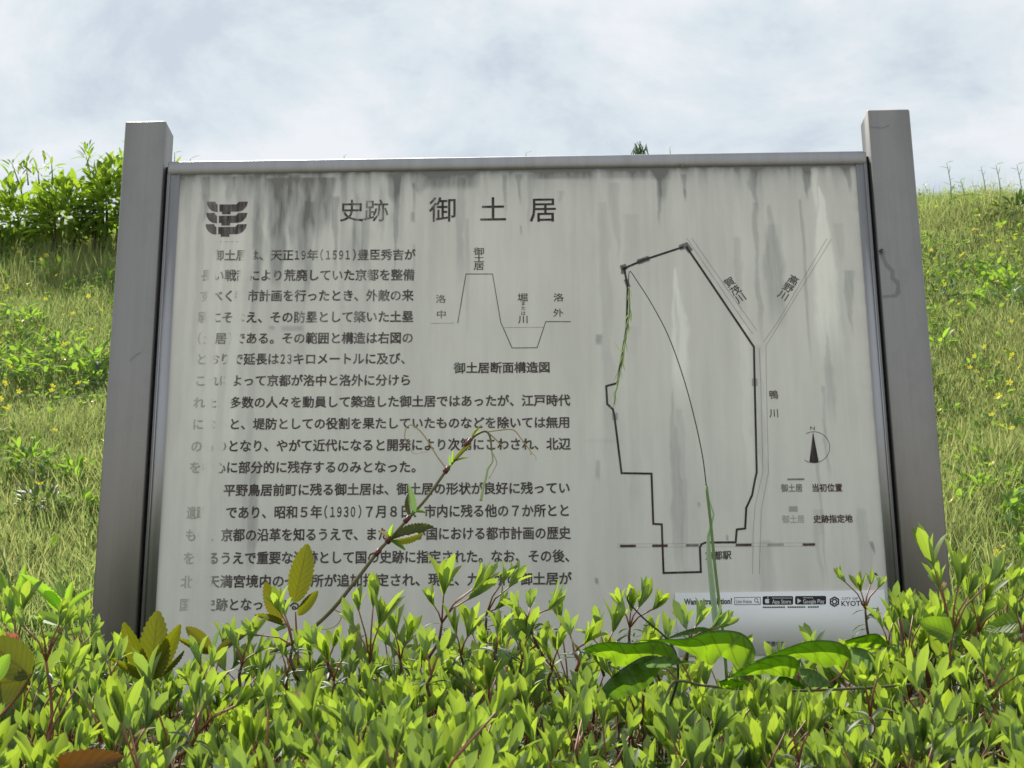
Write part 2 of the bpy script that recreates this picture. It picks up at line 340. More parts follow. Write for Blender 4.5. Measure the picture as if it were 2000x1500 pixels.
# ------------------------------------------------------------------ ground
TY = np.array([-300, .86, .90, .901, 1.6, 2.6, 3.2, 3.7, 5.5, 7.2, 7.7, 8.4, 10, 16, 30, 300.])
TZ = np.array([0, 0, 0, .2, .42, .66, .98, 1.42, 2.72, 3.95, 4.20, 4.32, 4.3, 3.2, 0, 0.])
def hn(X, Y, s=1.0):
    return (np.sin(X * 1.7 * s + 1.3) * np.sin(Y * 1.3 * s + .4) + .5 * np.sin(X * 4.1 * s + Y * 2.3 * s) + .3 * np.sin(X * 9.3 * s - Y * 7.1 * s + 2))
def ter(X, Y):
    X = np.asarray(X, float); Y = np.asarray(Y, float); z = np.interp(Y, TY, TZ)
    k = np.clip((Y - 3.0) / 1.0, 0, 1); side = np.clip(-X / 2.5, 0, 1) * np.clip((Y - 5) / 2.5, 0, 1) * -.10 + np.clip(X / 2.5, 0, 1) * np.clip((Y - 5) / 2.5, 0, 1) * .03
    far = np.clip((30 - Y) / 12, 0, 1)
    return z + (k * hn(X, Y) * .035 + side) * far
gx = np.concatenate([[-300, -100, -40, -20], np.arange(-10, 10.01, .16), [20, 40, 100, 300]])
gy = np.concatenate([[.901, 1.2, 1.6, 2, 2.6], np.arange(3, 10, .12), np.arange(10, 32, 1.5), [60, 120, 300]])
GX, GY = np.meshgrid(gx, gy); V = np.stack([GX, GY, ter(GX, GY)], -1).reshape(-1, 3)
V[:len(gx), 2] = .2
nx, ny = len(gx), len(gy)
Fc = [(j * nx + i, j * nx + i + 1, (j + 1) * nx + i + 1, (j + 1) * nx + i) for j in range(ny - 1) for i in range(nx - 1)]
tag(obj('earth_bank', V, Fc, M_ground, smooth=True), 'grassy earth bank rising behind the sign', kind='structure')
tag(obj('pavement', [(-300, -300, 0), (300, -300, 0), (300, .70, 0), (-300, .70, 0)], [(0, 1, 2, 3)], M_pave), 'pale concrete pavement in front of the hedge', kind='structure')
v, f_ = box(-60, 60, .70, .90, -.2, .204, .012)
tag(obj('kerb', v, f_, M_kerb), 'concrete kerb holding the planting bed', kind='structure')
def hit(px, py, y0=3.3, y1=12):
    d = at(px, py, 1.0) - np.array([0, 0, EYE])
    ys = np.linspace(y0, y1, 600); z = EYE + d[2] * ys; g = z - ter(d[0] * ys, ys); i = np.where(g < 0)[0]
    return None if len(i) == 0 else np.array([d[0] * ys[i[0]], ys[i[0]], ter(d[0] * ys[i[0]], ys[i[0]])])
# ------------------------------------------------------------------ the sign
sign = empty('information_sign', (-.04, 3.03, .9), 'weathered metal information board with Japanese history text and a map between two steel posts', 'information sign')
GZ = .82
for (a, b) in ((-.8552, -.7700), (.6872, .7745)):
    v, f_ = box(a, b, 3.0, 3.072, GZ, EYE + 1.4795, .0022)
    p = obj('post', v, f_, M_post, sign)
xl, xr, zt, zb = -.7615, .6790, EYE + 1.3885, EYE + .27        # outer frame
pxl, pxr, pzt, pzb = -.7355, .6565, EYE + 1.3608, EYE + .295     # visible plate
FYf, FYb = 3.004, 3.044
v, f_ = join([box(xl, xr, FYf, FYb, pzt, zt, .0015)]); obj('top_rail', v, f_, M_frame, sign)
obj('bottom_rail', *box(xl, xr, FYf, FYb, zb, pzb, .0015), M_frame, sign)
for a, b in ((xl, pxl), (pxr, xr)):
    s_ = obj('side_rail', *box(a, b, FYf + .0006, FYb - .001, pzb, pzt), M_frame, sign)
    e0 = a + .004 if a == xl else b - .006
    obj('raised_lip', *box(e0, e0 + .002, FYf - .0012, FYf + .0005, pzb, pzt), M_frame, s_)
for a, b in ((-.7700, xl), (xr, .6872)):
    obj('dark_gap_strip', *box(a + .0003, b - .0003, 3.022, 3.034, zb, zt - .004), M_gap, sign)  # black strip standing in for the shade inside the open gap
# plate with painted-on weathering (dirt that stays put)
nX, nZ = 620, 200
uX = np.linspace(pxl - .002, pxr + .002, nX); uZ = np.linspace(pzt + .002, pzb - .002, nZ)
PXg, PZg = np.meshgrid(uX, uZ)
P3 = np.stack([PXg, np.full_like(PXg, PY), PZg - EYE], -1) @ R3
qx = 1000 - P3[..., 0] * F / P3[..., 2]; qy = 750 + P3[..., 1] * F / P3[..., 2]
def vn(x, seed=0):
    r = np.random.RandomState(seed).rand(4096); i = np.floor(x).astype(int); t = x - i; t = t * t * (3 - 2 * t)
    return r[i % 4096] * (1 - t) + r[(i + 1) % 4096] * t
def fbm(x, y, seed=0):
    def n2(x, y, s):
        i = np.floor(y).astype(int); t = y - i; t = t * t * (3 - 2 * t)
        return vn(x + i * 57.3, s) * (1 - t) + vn(x + (i + 1) * 57.3, s) * t
    return sum(n2(x * 2 ** k, y * 2 ** k, seed + k) / 2 ** (k + 1) for k in range(4))
ytop = 342 - .0152 * (qx - 352); t_ = qy - ytop
# undo the lean of verticals so streaks run down the plate
sx = qx + (qx - 918) * (qy - 340) / 10100 * -1
warp = (fbm(sx / 22, qy / 40, 5) - .5) * 16; wx = sx + warp
D = .34 * np.exp(-t_ / (6 + 30 * vn(sx / 17, 1) ** 2)) * (.45 + .9 * vn(sx / 9, 2))
D += .15 * np.exp(-np.clip(t_, 0, None) / (18 + 60 * fbm(sx / 60, qy * 0, 21))) * (.5 + fbm(sx / 8, qy / 30, 22))
mm_ = fbm(wx / 14, qy / 70, 33); D += np.clip((mm_ - .46) * 5, 0, 1) * .17 * np.clip((860 - sx) / 120, 0, 1) * np.clip((sx - 440) / 60, 0, 1) * np.clip((600 - qy) / 130, 0, 1)
mm_ = fbm(wx / 30, qy / 160, 35); D += (mm_ - .5) * .16
D += np.clip((fbm(sx / 5, qy / 6, 44) - .62) * 6, 0, 1) * .16 * np.exp(-t_ / 26)
D += .28 * np.exp(-t_ / (3 + 10 * vn(sx / 6, 3))) * np.clip((sx - 700) / 200, .3, 1)
D += np.clip((vn(wx / 12, 4) - .50) * 3, 0, 1) * .20 * np.exp(-t_ / (60 + 160 * vn(wx / 23, 9))) * np.clip((1050 - sx) / 250, 0.25, 1)
def streak(x0, w, y0, y1, amp, taper=1, fe=.35):
    global D
    L_ = np.clip((qy - y0) / (y1 - y0), 0, 1); inside = (qy > y0 - 4) & (qy < y1)
    ww = w * (1 - taper * .75 * L_) if taper >= 0 else w * (.15 + .85 * np.clip(L_ * 2.2, 0, 1))
    xc = x0 + (x0 - 918) * 0
    xs = wx if w > 5 else sx + warp * .35
    m = np.clip((ww - np.abs(xs - xc)) / (fe * ww + 1), 0, 1); m *= np.clip((y1 - qy) / (.3 * (y1 - y0)), 0, 1) * inside
    m *= .65 + .7 * fbm(sx / 3, qy / 30, 11)
    D = D + amp * m
def sxp(x, y): return x - (x - 918) * (y - 340) / 10100 * 1
for (x, w, a_, b_, am, *k) in [(500, 16, 345, 660, .22), (540, 34, 350, 580, .36), (620, 40, 350, 470, .22), (590, 20, 350, 540, .2), (470, 26, 350, 420, .18), (572, 14, 345, 500, .26), (600, 14, 400, 610, .2), (655, 9, 390, 545, .28), (640, 18, 350, 460, .2), (690, 4, 430, 515, .22, 0), (708, 4, 430, 505, .2, 0), (772, 8, 350, 545, .3), (768, 14, 345, 410, .2), (808, 5, 360, 440, .22),
    (808, 4, 480, 570, .15), (900, 10, 350, 560, .14, 0), (913, 5, 430, 660, .14, 0), (985, 6, 345, 430, .18), (1014, 7, 345, 405, .25), (1036, 8, 345, 470, .14), (400, 12, 350, 440, .22), (446, 16, 350, 400, .2), (385, 8, 380, 760, .10, 0), (490, 9, 500, 1180, .10, 0), (425, 5, 460, 900, -.10, 0), (455, 14, 440, 980, -.10, 0), (405, 12, 500, 1150, -.08, 0),
    (880, 60, 335, 372, .30, 0), (1100, 70, 335, 352, .28, 0), (1240, 70, 330, 352, .26, 0), (820, 25, 340, 385, .25), (770, 5, 470, 480, .0),
    (1285, 9, 330, 445, .3), (1292, 22, 335, 400, .20), (1336, 7, 345, 395, .25), (1338, 4, 375, 395, .2), (1473, 12, 330, 410, .24), (1480, 6, 400, 700, .20, 0), (1512, 24, 405, 640, .16, -1), (1515, 20, 440, 650, .10, 0), (1445, 9, 465, 640, .13, 0), (1205, 14, 360, 520, .12), (1185, 12, 400, 950, .09, 0), (1235, 18, 420, 720, .08, 0),
    (1576, 9, 330, 395, .30), (1574, 4, 395, 720, .22, 0), (1612, 26, 370, 720, -.26, -1), (1590, 10, 330, 420, -.2), (1622, 12, 650, 840, .16, -1), (1614, 6, 760, 960, .18), (1606, 5, 900, 1160, .18), (1660, 12, 530, 660, .22), (1655, 9, 325, 380, .3), (1640, 14, 440, 520, .1),
    (1326, 20, 525, 800, -.24, -1), (1322, 5, 560, 700, .14, -1), (1320, 12, 760, 1160, .16, -1), (1334, 8, 800, 1160, .10, 0), (1240, 14, 640, 1100, .06, 0), (1500, 16, 1060, 1200, .12, 0), (1487, 9, 680, 1000, .10, 0), (494, 9, 905, 1135, .26, 0), (1460, 10, 640, 1000, -.08, 0), (1600, 9, 1000, 1160, .12), (1702, 6, 1060, 1085, .4), (1690, 12, 1000, 1180, .12, 0),
    (1169, 7, 655, 675, .3, 0), (1167, 5, 905, 940, .2, 0), (1165, 4, 1133, 1142, .4, 0), (1178, 40, 860, 866, .06, 0), (1365, 3, 984, 990, .4, 0), (1420, 3, 1048, 1056, .4, 0), (806, 5, 418, 436, .3, 0), (1018, 3, 445, 460, .3, 0), (1094, 8, 375, 398, .14), (530, 8, 640, 645, .3, 0), (570, 25, 640, 646, .2, 0)]:
    streak(sxp(x, (a_ + b_) / 2), w, a_, b_, am, *(k or [1]))
D += .16 * np.exp(-(qx - (352 - (qy - 345) * .0566)) / 9) + .12 * np.exp(-((1671 + (qy - 322) * .0752) - qx) / 10) * (.4 + vn(qy / 14, 8))
V = np.stack([PXg, np.full_like(PXg, PY), PZg], -1).reshape(-1, 3)
idx = np.arange(nX * nZ).reshape(nZ, nX); q = np.stack([idx[:-1, :-1], idx[1:, :-1], idx[1:, 1:], idx[:-1, 1:]], -1).reshape(-1, 4)
plate = obj('panel', V, (q.ravel(), np.full(len(q), 4)), M_panel, sign)
a_ = plate.data.attributes.new('dirt', 'FLOAT', 'POINT'); a_.data.foreach_set('value', D.astype(np.float32).ravel())
obj('back_plate', *box(pxl - .004, pxr + .004, PY + .002, FYb - .006, pzb - .004, pzt + .004), M_frame, sign)
# ---- printing: everything below is flat ink on the plate
def P(px, py, lift=0): return at(px, py, INKY - lift)
def text_mesh(s, bold=.006):
    c = bpy.data.curves.new('t', 'FONT'); c.body = s; c.size = 1; c.resolution_u = 2; c.fill_mode = 'FRONT'
    o = bpy.data.objects.new('t', c); C.objects.link(o); bpy.context.view_layer.update()
    me = bpy.data.meshes.new_from_object(o); bpy.data.objects.remove(o)
    V = np.array([v.co[:] for v in me.vertices]); Fc = [tuple(p.vertices) for p in me.polygons]; bpy.data.meshes.remove(me); bpy.data.curves.remove(c)
    if bold and len(V):
        cnt = {}
        for f in Fc:
            for i in range(len(f)):
                a, b = f[i], f[(i + 1) % len(f)]; cnt[(a, b)] = 1
        nrm = np.zeros_like(V); sgn = 1
        f = Fc[0]; A_ = sum(V[f[i]][0] * V[f[(i + 1) % len(f)]][1] - V[f[(i + 1) % len(f)]][0] * V[f[i]][1] for i in range(len(f))); sgn = 1 if A_ > 0 else -1
        acc = {}
        for (a, b) in cnt:
            if (b, a) in cnt: continue
            d = V[b] - V[a]; l = np.hypot(d[0], d[1])
            if l < 1e-6: continue
            n_ = np.array([d[1], -d[0], 0]) / l * sgn; acc.setdefault(a, []).append(n_); acc.setdefault(b, []).append(n_)
        for i, ns in acc.items():
            t_ = sum(ns); l = np.linalg.norm(t_)
            if l < .2: continue
            t_ = t_ / l; nrm[i] = t_ / max(.6, float(t_ @ ns[0]))
        V = V + nrm * bold * (1.0)
    return V, Fc
def ref_center():
    V, _ = text_mesh('国', 0); return V[:, 1].min(), V[:, 1].max(), V[:, 0].min(), V[:, 0].max()
CY0, CY1, CX0, CX1 = ref_center(); EM = CY1 - CY0
_v2 = text_mesh('国国', 0)[0]; ADV = _v2[:, 0].max() - CX1; _gc = {}
def jtext(s, bold):
    """monospaced Japanese setting; half-width digits and brackets are narrowed full-width glyphs"""
    x = 0; Vs, Fs, k = [], [], 0
    for c in s:
        half = c in '()0123456789'; g = chr(ord(c) + 0xFEE0) if half else c; adv = ADV * (.56 if half else 1)
        if c != '　':
            if (g, bold) not in _gc: _gc[(g, bold)] = text_mesh(g, bold)
            V, Fc = _gc[(g, bold)]
            if len(V):
                V = V.copy(); mid = ADV / 2
                mid = (V[:, 0].min() + V[:, 0].max()) / 2 if half else mid
                if half: V[:, 0] = adv / 2 + (V[:, 0] - mid) * (.8 if c in '()' else .66)
                V[:, 0] += x; Vs.append(V); Fs += [tuple(i + k for i in f) for f in Fc]; k += len(V)
        x += adv
    return np.concatenate(Vs), Fs, x
def line(s, x0, y0, x1, y1, h, m=None, bold=.026, name='lettering', parent=None, rot=0, lift=0):
    """string s between two pixel points (x edges, line centres), glyph height h px"""
    if ord(s[0]) < 128 and s[0] != '(': V, Fc = text_mesh(s, bold); u = (V[:, 0] - V[:, 0].min()) / (V[:, 0].max() - V[:, 0].min())
    else: V, Fc, wd = jtext(s, bold); u = (V[:, 0] - .04 * ADV) / (wd - .08 * ADV - (.5 * ADV if s[-1] in '。、' else 0))
    v = (V[:, 1] - (CY0 + CY1) / 2) / EM * h * 1.04
    A, B = P(x0, y0, lift), P(x1, y1, lift); mm = np.linalg.norm(P(x0, y0 - 10) - P(x0, y0 + 10)) / 20
    Q = A + (B - A) * u[:, None]; Q[:, 2] += v * mm
    return obj(name, Q, Fc, m or M_ink, parent or sign)
def glyph(c, cx, cy, h, wf=1.0, ang=0, m=None, bold=.008, parent=None, lift=0):
    V, Fc = text_mesh(c, bold); mm = np.linalg.norm(P(cx, cy - 10) - P(cx, cy + 10)) / 20
    x = (V[:, 0] - (CX0 + CX1) / 2) / EM * h * wf if ord(c[0]) > 255 else (V[:, 0] - (V[:, 0].min() + V[:, 0].max()) / 2) / EM * h * wf
    y = (V[:, 1] - (CY0 + CY1) / 2) / EM * h; a = math.radians(ang); Q = np.tile(P(cx, cy, lift), (len(V), 1))
    Q[:, 0] += (x * math.cos(a) - y * math.sin(a)) * mm; Q[:, 2] += (x * math.sin(a) + y * math.cos(a)) * mm
    return Q, Fc
def glyphs(lst, name='lettering', m=None, **k):
    for g in lst:
        v, f = glyph(*g, **k); obj(name, v, f, m or M_ink, sign)
glyphs([('史', 687, 412, 40), ('跡', 735, 412, 40), ('御', 865, 410, 45), ('土', 963, 410, 45), ('居', 1061, 410, 45)], 'title_character', M_titleink, bold=.006)
rows = [('御土居は、天正19年(1591)豊臣秀吉が', 416, 499, 811, 497.5, 19), ('長い戦乱により荒廃していた京都を整備', 393, 538.5, 809, 537, 20), ('すべく都市計画を行ったとき、外敵の来', 390, 578.5, 807, 577, 20),
        ('襲にそなえ、その防塁として築いた土塁', 387, 620.5, 807, 618.5, 20), ('(土居)である。その範囲と構造は右図の', 384, 661.5, 807, 660, 20), ('とおりで延長は23キロメートルに及び、', 383, 702, 793, 700.5, 20),
        ('これによって京都が洛中と洛外に分けら', 381, 744, 803, 742.5, 20), ('れた。多数の人々を動員して築造した御土居ではあったが、江戸時代', 378, 787, 1113, 782, 20), ('になると、堤防としての役割を果たしていたものなどを除いては無用', 376, 829, 1113, 825, 20),
        ('のものとなり、やがて近代になると開発により次第にこわされ、北辺', 373, 872, 1114, 867, 21), ('を中心に部分的に残存するのみとなった。', 370, 913.5, 814, 912, 21), ('平野鳥居前町に残る御土居は、御土居の形状が良好に残ってい', 437, 958, 1113, 953, 21),
        ('遺跡', 365, 1002, 402, 1002, 22), ('であり、昭和５年(1930)７月８日、市内に残る他の７か所とと', 441, 1001.5, 1113, 997, 22), ('もに、京都の沿革を知るうえで、また、わが国における都市計画の歴史', 362, 1046, 1114, 1041, 22),
        ('を知るうえで重要な遺跡として国の史跡に指定された。なお、その後、', 358, 1091, 1114, 1086, 22), ('北野天満宮境内の一か所が追加指定され、現在、九か所の御土居が', 354, 1137, 1116, 1130, 22), ('国の史跡となっている。', 351, 1182, 598, 1180, 22), ]
for r in rows: line(*r, name='text_line')
glyphs([('京', 945, 1238, 24), ('都', 1020, 1237.5, 24), ('市', 1095, 1237, 24)], 'owner_character')
glyphs([('御', 935.5, 491, 14, 1.25), ('土', 935.5, 505, 14, 1.25), ('居', 935.5, 520, 14, 1.25), ('洛', 861, 584, 15, 1.15), ('中', 862, 614, 15, 1.15), ('堀', 1021, 581, 15, 1.15), ('ま', 1022, 592.5, 8), ('た', 1022, 602, 8), ('は', 1022, 612, 8), ('川', 1022, 624, 15, 1.15), ('洛', 1091, 581, 15, 1.15), ('外', 1090.5, 611, 15, 1.15)], 'diagram_label', bold=.010)
line('御土居断面構造図', 887, 719, 1074, 717.5, 19, name='caption')
glyphs([('賀', 1425, 551, 16, 1.1, 33), ('茂', 1436.5, 567, 16, 1.1, 33), ('川', 1446.5, 582, 16, 1.1, 33), ('高', 1549.5, 547, 16, 1.1, -33), ('野', 1539.5, 562, 16, 1.1, -33), ('川', 1530, 577, 16, 1.1, -33), ('鴨', 1511, 771, 16, 1), ('川', 1512, 807, 16, 1)], 'river_label', bold=.012)
line('京都駅', 1378, 1086, 1428, 1084, 15, name='station_label', m=M_ink)
line('御土居', 1526, 953.5, 1567, 953, 14, m=M_greyink, name='legend_label'); line('当初位置', 1586, 953, 1645, 952.5, 14, name='legend_label', m=M_brownink)
line('御土居', 1528, 1014.5, 1571, 1014, 14, m=M_paleink, name='legend_label'); line('史跡指定地', 1589, 1014, 1665, 1013, 14, name='legend_label', m=M_brownink)
glyphs([('N', 1587, 836, 9, 1.3)], 'north_letter', bold=0)
def poly(pts, w, m, name, close=False, lift=0, parent=None):
    """mitred flat ribbon through pixel points, w px wide"""
    p = np.array(pts, float); n = len(p); l, r = [], []
    for i in range(n):
        a = p[i] - p[i - 1] if (i or close) else p[1] - p[0]; b = p[(i + 1) % n] - p[i] if (i < n - 1 or close) else a
        a = a / np.linalg.norm(a); b = b / np.linalg.norm(b); na = np.array([-a[1], a[0]]); nb = np.array([-b[1], b[0]]); k = na + nb; k /= np.linalg.norm(k)
        k = k / max(.45, k @ na) * w / 2; l.append(p[i] + k); r.append(p[i] - k)
    V = [P(*q_, lift) for q_ in l] + [P(*q_, lift) for q_ in r]; m_ = n if close else n - 1
    Fc = [(i, (i + 1) % n, n + (i + 1) % n, n + i) for i in range(m_)]
    return obj(name, V, Fc, m, parent or sign)
# cross-section diagram
for pts in ([(841, 631.5), (887, 631)], [(894, 631), (910, 535), (962, 535), (978, 629), (1000, 679.5)], [(1000, 679.5), (1049, 679), (1066, 628), (1115, 628)], [(985, 639.5), (1062, 639)]):
    poly(pts, 1.5 if len(pts) > 2 else 1.2, M_thin if len(pts) < 3 else M_ink, 'diagram_line')
# map outline
poly([(1335, 482), (1256, 508), (1219, 524), (1226, 560), (1224, 640), (1206, 748), (1184, 754), (1186, 789), (1197, 799), (1200, 812), (1214, 924), (1272.5, 925), (1276, 1023), (1292.5, 1024), (1296, 1119), (1369, 1117), (1367, 1069), (1370, 1063), (1378, 1059.5), (1437, 1059), (1439, 1034), (1455.5, 1032), (1457.5, 992), (1469, 967), (1475, 935), (1478, 922), (1474, 745), (1472.5, 677.5), (1370, 525), (1340, 481)], 4.0, M_inkb, 'map_outline')
for pts, w in (([(1327, 484), (1340, 479), (1349, 491)], 11), ([(1245, 512), (1268, 504)], 10), ([(1212, 524), (1224, 520)], 11), ([(1219, 521), (1217, 535)], 9), ([(1222, 545), (1228, 561)], 8)): poly(pts, w, M_greyink, 'site_marker', lift=.0003)
for pts in ([(1474, 739), (1474, 754)], [(1201, 806), (1201, 820)], [(1541, 994), (1558, 994)]): poly(pts, 11, M_paleink, 'site_marker', lift=.0003)
for pts in ([(1341, 465), (1380, 522), (1435, 602), (1470, 652)], [(1351, 465), (1415, 557), (1478, 645)], [(1483, 680), (1486, 750), (1490, 922), (1475, 987), (1471, 1040), (1470, 1121)], [(1492, 667), (1520, 627), (1615, 466)], [(1624, 467), (1496, 675), (1497, 750), (1501, 922), (1487, 995), (1483, 1121)]):
    poly(pts, 1.1, M_thin, 'river_line', lift=.0002)
for a0, a1, y_, m_ in ((1211, 1242, 1066.3, M_brownink), (1274, 1304, 1065.8, M_brownink), (1340, 1365, 1065, M_greyink), (1437, 1468, 1064.3, M_brownink), (1499, 1531, 1064, M_paleink), (1568, 1592, 1063.5, M_brownink), (1538, 1571, 936, M_greyink)):
    poly([(a0, y_), (a1, y_ - .3)], 4.8 if y_ > 1000 else 3.4, m_, 'railway_dash' if y_ > 1000 else 'legend_line', lift=.0004)
poly([(1205, 1062.5), (1590, 1060)], .8, M_paleink, 'railway_line', lift=.0005); poly([(1205, 1068.8), (1590, 1066.5)], .8, M_paleink, 'railway_line', lift=.0005)
cr_ = [(1589.5 + 31 * math.cos(a), 873.5 + 30.5 * math.sin(a)) for a in np.linspace(-2.1, 2.2, 40)]
poly(cr_, 1.1, M_ink, 'compass_ring')
obj('compass_needle', [P(1588, 843), P(1581, 902), P(1590, 903.5), P(1599, 902)], [(0, 1, 2, 3)], M_inkb, sign)
# emblem of three stacked bracket tiers
Lp = [(285, 572), (490, 570), (515, 625), (548, 640), (550, 828), (430, 808), (345, 745), (300, 665)]
Rp = [(592, 640), (1010, 636), (1040, 600), (1070, 572), (1292, 568), (1262, 672), (1190, 760), (1120, 800), (1050, 815), (865, 817), (865, 880), (655, 880), (655, 817), (592, 817)]
for k in (-1, 0, 1):
    for poly_ in (Lp, Rp):
        pp = [(380 + (x - 15 * k) / 12.5, 370 + (y + 275 * k) / 12.5) for x, y in poly_]
        obj('emblem_tier', [P(*q_) for q_ in pp], [tuple(range(len(pp)))[::-1]], M_emblem, sign)
for x, w in ((402, 4), (409, 9), (419, 6), (430, 3), (439, 7), (449, 8), (461, 5)): poly([(x, 472), (x + w, 472)], 2.2, M_paleink if x != 430 else M_greyink, 'emblem_caption')
# rust / rain marks on the posts
M_stain = ink('dark_stain', (.06, .06, .062), .2, wear=0)
def on_post(pts, m, name, y=2.9992):
    V = [at(x, y_, y) for x, y_ in pts]; return obj(name, V, [tuple(range(len(pts)))], m, sign)
on_post([(1716, 494), (1724, 492), (1735, 515), (1748, 528), (1747, 540), (1757, 550), (1759, 572), (1752, 580), (1722, 582), (1722, 577), (1748, 574), (1750, 556), (1738, 542), (1740, 532), (1728, 520)], M_stain, 'rain_stain')
on_post([(251, 706), (258, 698), (270, 689), (277, 685), (276, 690), (264, 697), (254, 706)], M_stain, 'scratch')
on_post([(1697, 246), (1725, 248), (1736, 243), (1737, 246), (1725, 251), (1697, 249)], M_stain, 'rain_stain')
# ---- notice sheet in the lower right corner
def sheetP(x, y, l): return at(x, y, PY - l)
M_sheet = plain('white_sheet', (.83, .83, .82), .45, var=.03, sc=12)
M_sink = plain('sheet_black_ink', (.012, .012, .014), .5)
M_swhite = plain('sheet_white_ink', (.75, .75, .75), .5, var=.02)
cs = [(1318, 1158.5), (1727, 1152), (1738, 1274), (1327, 1282)]
front = [sheetP(x, y, .0032) for x, y in cs]; back = [sheetP(x, y, .0006) for x, y in cs]
notice = obj('notice_sheet', front + back, [(0, 1, 2, 3), (7, 6, 5, 4), (0, 4, 5, 1), (1, 5, 6, 2), (2, 6, 7, 3), (3, 7, 4, 0)], M_sheet, sign)
tag(notice, 'white translation notice sheet stuck to the lower right corner')
nk = dict(parent=notice)
_P = P
def P(px, py, lift=0): return at(px, py, PY - .0036 - lift)
line('Want a translation?', 1336, 1175, 1430, 1173.5, 13.5, M_sink, .03, parent=notice)
poly([(1434.5, 1167), (1485, 1166.3), (1485.3, 1180.3), (1434.8, 1181)], .9, M_sink, 'search_box', close=True, parent=notice)
line('Uni-Voice', 1437.5, 1174.5, 1468, 1174, 9, M_sink, .004, parent=notice)
poly([(1477 + 3.4 * math.cos(a), 1172.5 + 3.4 * math.sin(a)) for a in np.linspace(0, 6.0, 16)], 1.1, M_sink, 'magnifier', parent=notice)
poly([(1479.5, 1175), (1482.5, 1178.5)], 1.3, M_sink, 'magnifier', parent=notice)
def rrect(x0, x1, y0, y1, r, m, name, lift=0):
    pts = []
    for cx, cy, a0 in ((x1 - r, y0 + r, -90), (x1 - r, y1 - r, 0), (x0 + r, y1 - r, 90), (x0 + r, y0 + r, 180)):
        for k in range(4): a = math.radians(a0 + 30 * k); pts.append((cx + r * math.cos(a), cy + r * math.sin(a) - (cx - 1520) * .006))
    return obj(name, [P(*q_, lift) for q_ in pts], [tuple(range(len(pts)))[::-1]], m, notice)
rrect(1489.5, 1549, 1164.3, 1181, 2.5, M_sink, 'store_badge'); rrect(1553, 1613.5, 1164.3, 1180.8, 2.5, M_sink, 'store_badge')
line('App Store', 1508, 1175, 1545, 1174.5, 9.5, M_swhite, .006, parent=notice, lift=.0002)
line('Google Play', 1568.5, 1174.5, 1610, 1174, 9.5, M_swhite, .006, parent=notice, lift=.0002)
ap = [(0, -3.2), (1.5, -4), (3.4, -3.6), (4.3, -2.2), (3.3, -.8), (3.2, 1), (4.5, 2.3), (3.6, 4.4), (2, 5.6), (0, 5), (-2, 5.6), (-3.7, 4.2), (-4.6, 1.4), (-4.4, -1.6), (-3.1, -3.6), (-1.4, -4)]
obj('apple_mark', [P(1498.5 + x * .95, 1173.3 + y * .95, .0002) for x, y in ap], [tuple(range(len(ap)))[::-1]], M_swhite, notice)
obj('apple_mark_leaf', [P(1498.5 + x, 1173 + y, .0002) for x, y in ((0, -4.3), (.4, -6.2), (2.4, -7), (1.9, -5))], [(0, 1, 2, 3)], M_swhite, notice)
obj('play_triangle', [P(1557.5, 1168.5, .0002), P(1557.5, 1178.5, .0002), P(1565, 1173.5, .0002)], [(0, 1, 2)], M_swhite, notice)
for x0 in range(1508, 1545, 4): poly([(x0, 1168), (x0 + 3, 1168)], 1.2, M_swhite, 'small_print', lift=.0002, parent=notice)
for x0 in range(1569, 1588, 4): poly([(x0, 1167.6), (x0 + 3, 1167.6)], 1.2, M_swhite, 'small_print', lift=.0002, parent=notice)
for i, x0 in enumerate(np.arange(1490, 1599, 4.4)):
    if i not in (10, 19): poly([(x0, 1186 - (x0 - 1490) * .006), (x0 + 3.5, 1186 - (x0 - 1490) * .006)], 2.6, M_sink, 'small_print', lift=.0001, parent=notice)
hx = [(1630 + 9 * math.cos(a), 1175 + 9 * math.sin(a)) for a in np.radians(np.arange(30, 390, 60))]
poly(hx, 2.6, M_sink, 'city_emblem', close=True, parent=notice)
poly([(1630 + 4.3 * math.cos(a), 1175 + 4.3 * math.sin(a)) for a in np.linspace(0, 2 * math.pi, 13)[:-1]], 2.2, M_sink, 'city_emblem', close=True, parent=notice)
for a in np.radians(np.arange(0, 360, 60)): poly([(1630 + 4 * math.cos(a), 1175 + 4 * math.sin(a)), (1630 + 8 * math.cos(a), 1175 + 8 * math.sin(a))], 1.3, M_sink, 'city_emblem', lift=.0001, parent=notice)
line('KYOTO', 1643.5, 1178.5, 1692, 1178, 12, M_sink, .01, parent=notice); line('CITY OF', 1644, 1169, 1676, 1168.7, 5.5, M_sink, 0, parent=notice)
line('繁體中文', 1497, 1258, 1533, 1257.5, 9, M_sink, .01, parent=notice)
P = _P
# ------------------------------------------------------------------ leaves placed by hand
def leaf_obj(name, T, base, tip, width, mat_, parent, face=(0, -1, .35), roll=0, rnd=None):
    base = np.asarray(base, float); tip = np.asarray(tip, float); d = tip - base; Ln = np.linalg.norm(d)
    Rm = frame_of(d, np.array(face, float)); a = math.radians(roll); ca, sa = math.cos(a), math.sin(a)
    Rm = Rm @ np.array([[ca, 0, sa], [0, 1, 0], [-sa, 0, ca]])
    V, Fc, uv = T; Vs = V.copy(); Vs[:, 0] *= width / Ln; Vs[:, 2] *= .6
    Q = (Vs * Ln) @ Rm.T + base
    return obj(name, Q, Fc, mat_, parent, uv=uv, rnd=np.full(len(Q), random.random() if rnd is None else rnd), smooth=True)
T_serr = leaf_t(1, 13, .3, .06, 'ovate', teeth=1, tooth=.07)
T_serr2 = leaf_t(1, 11, .5, .22, 'ovate', teeth=1, tooth=.08)
T_big = leaf_t(1, 16, .35, .28, 'heart', wave=1.0)
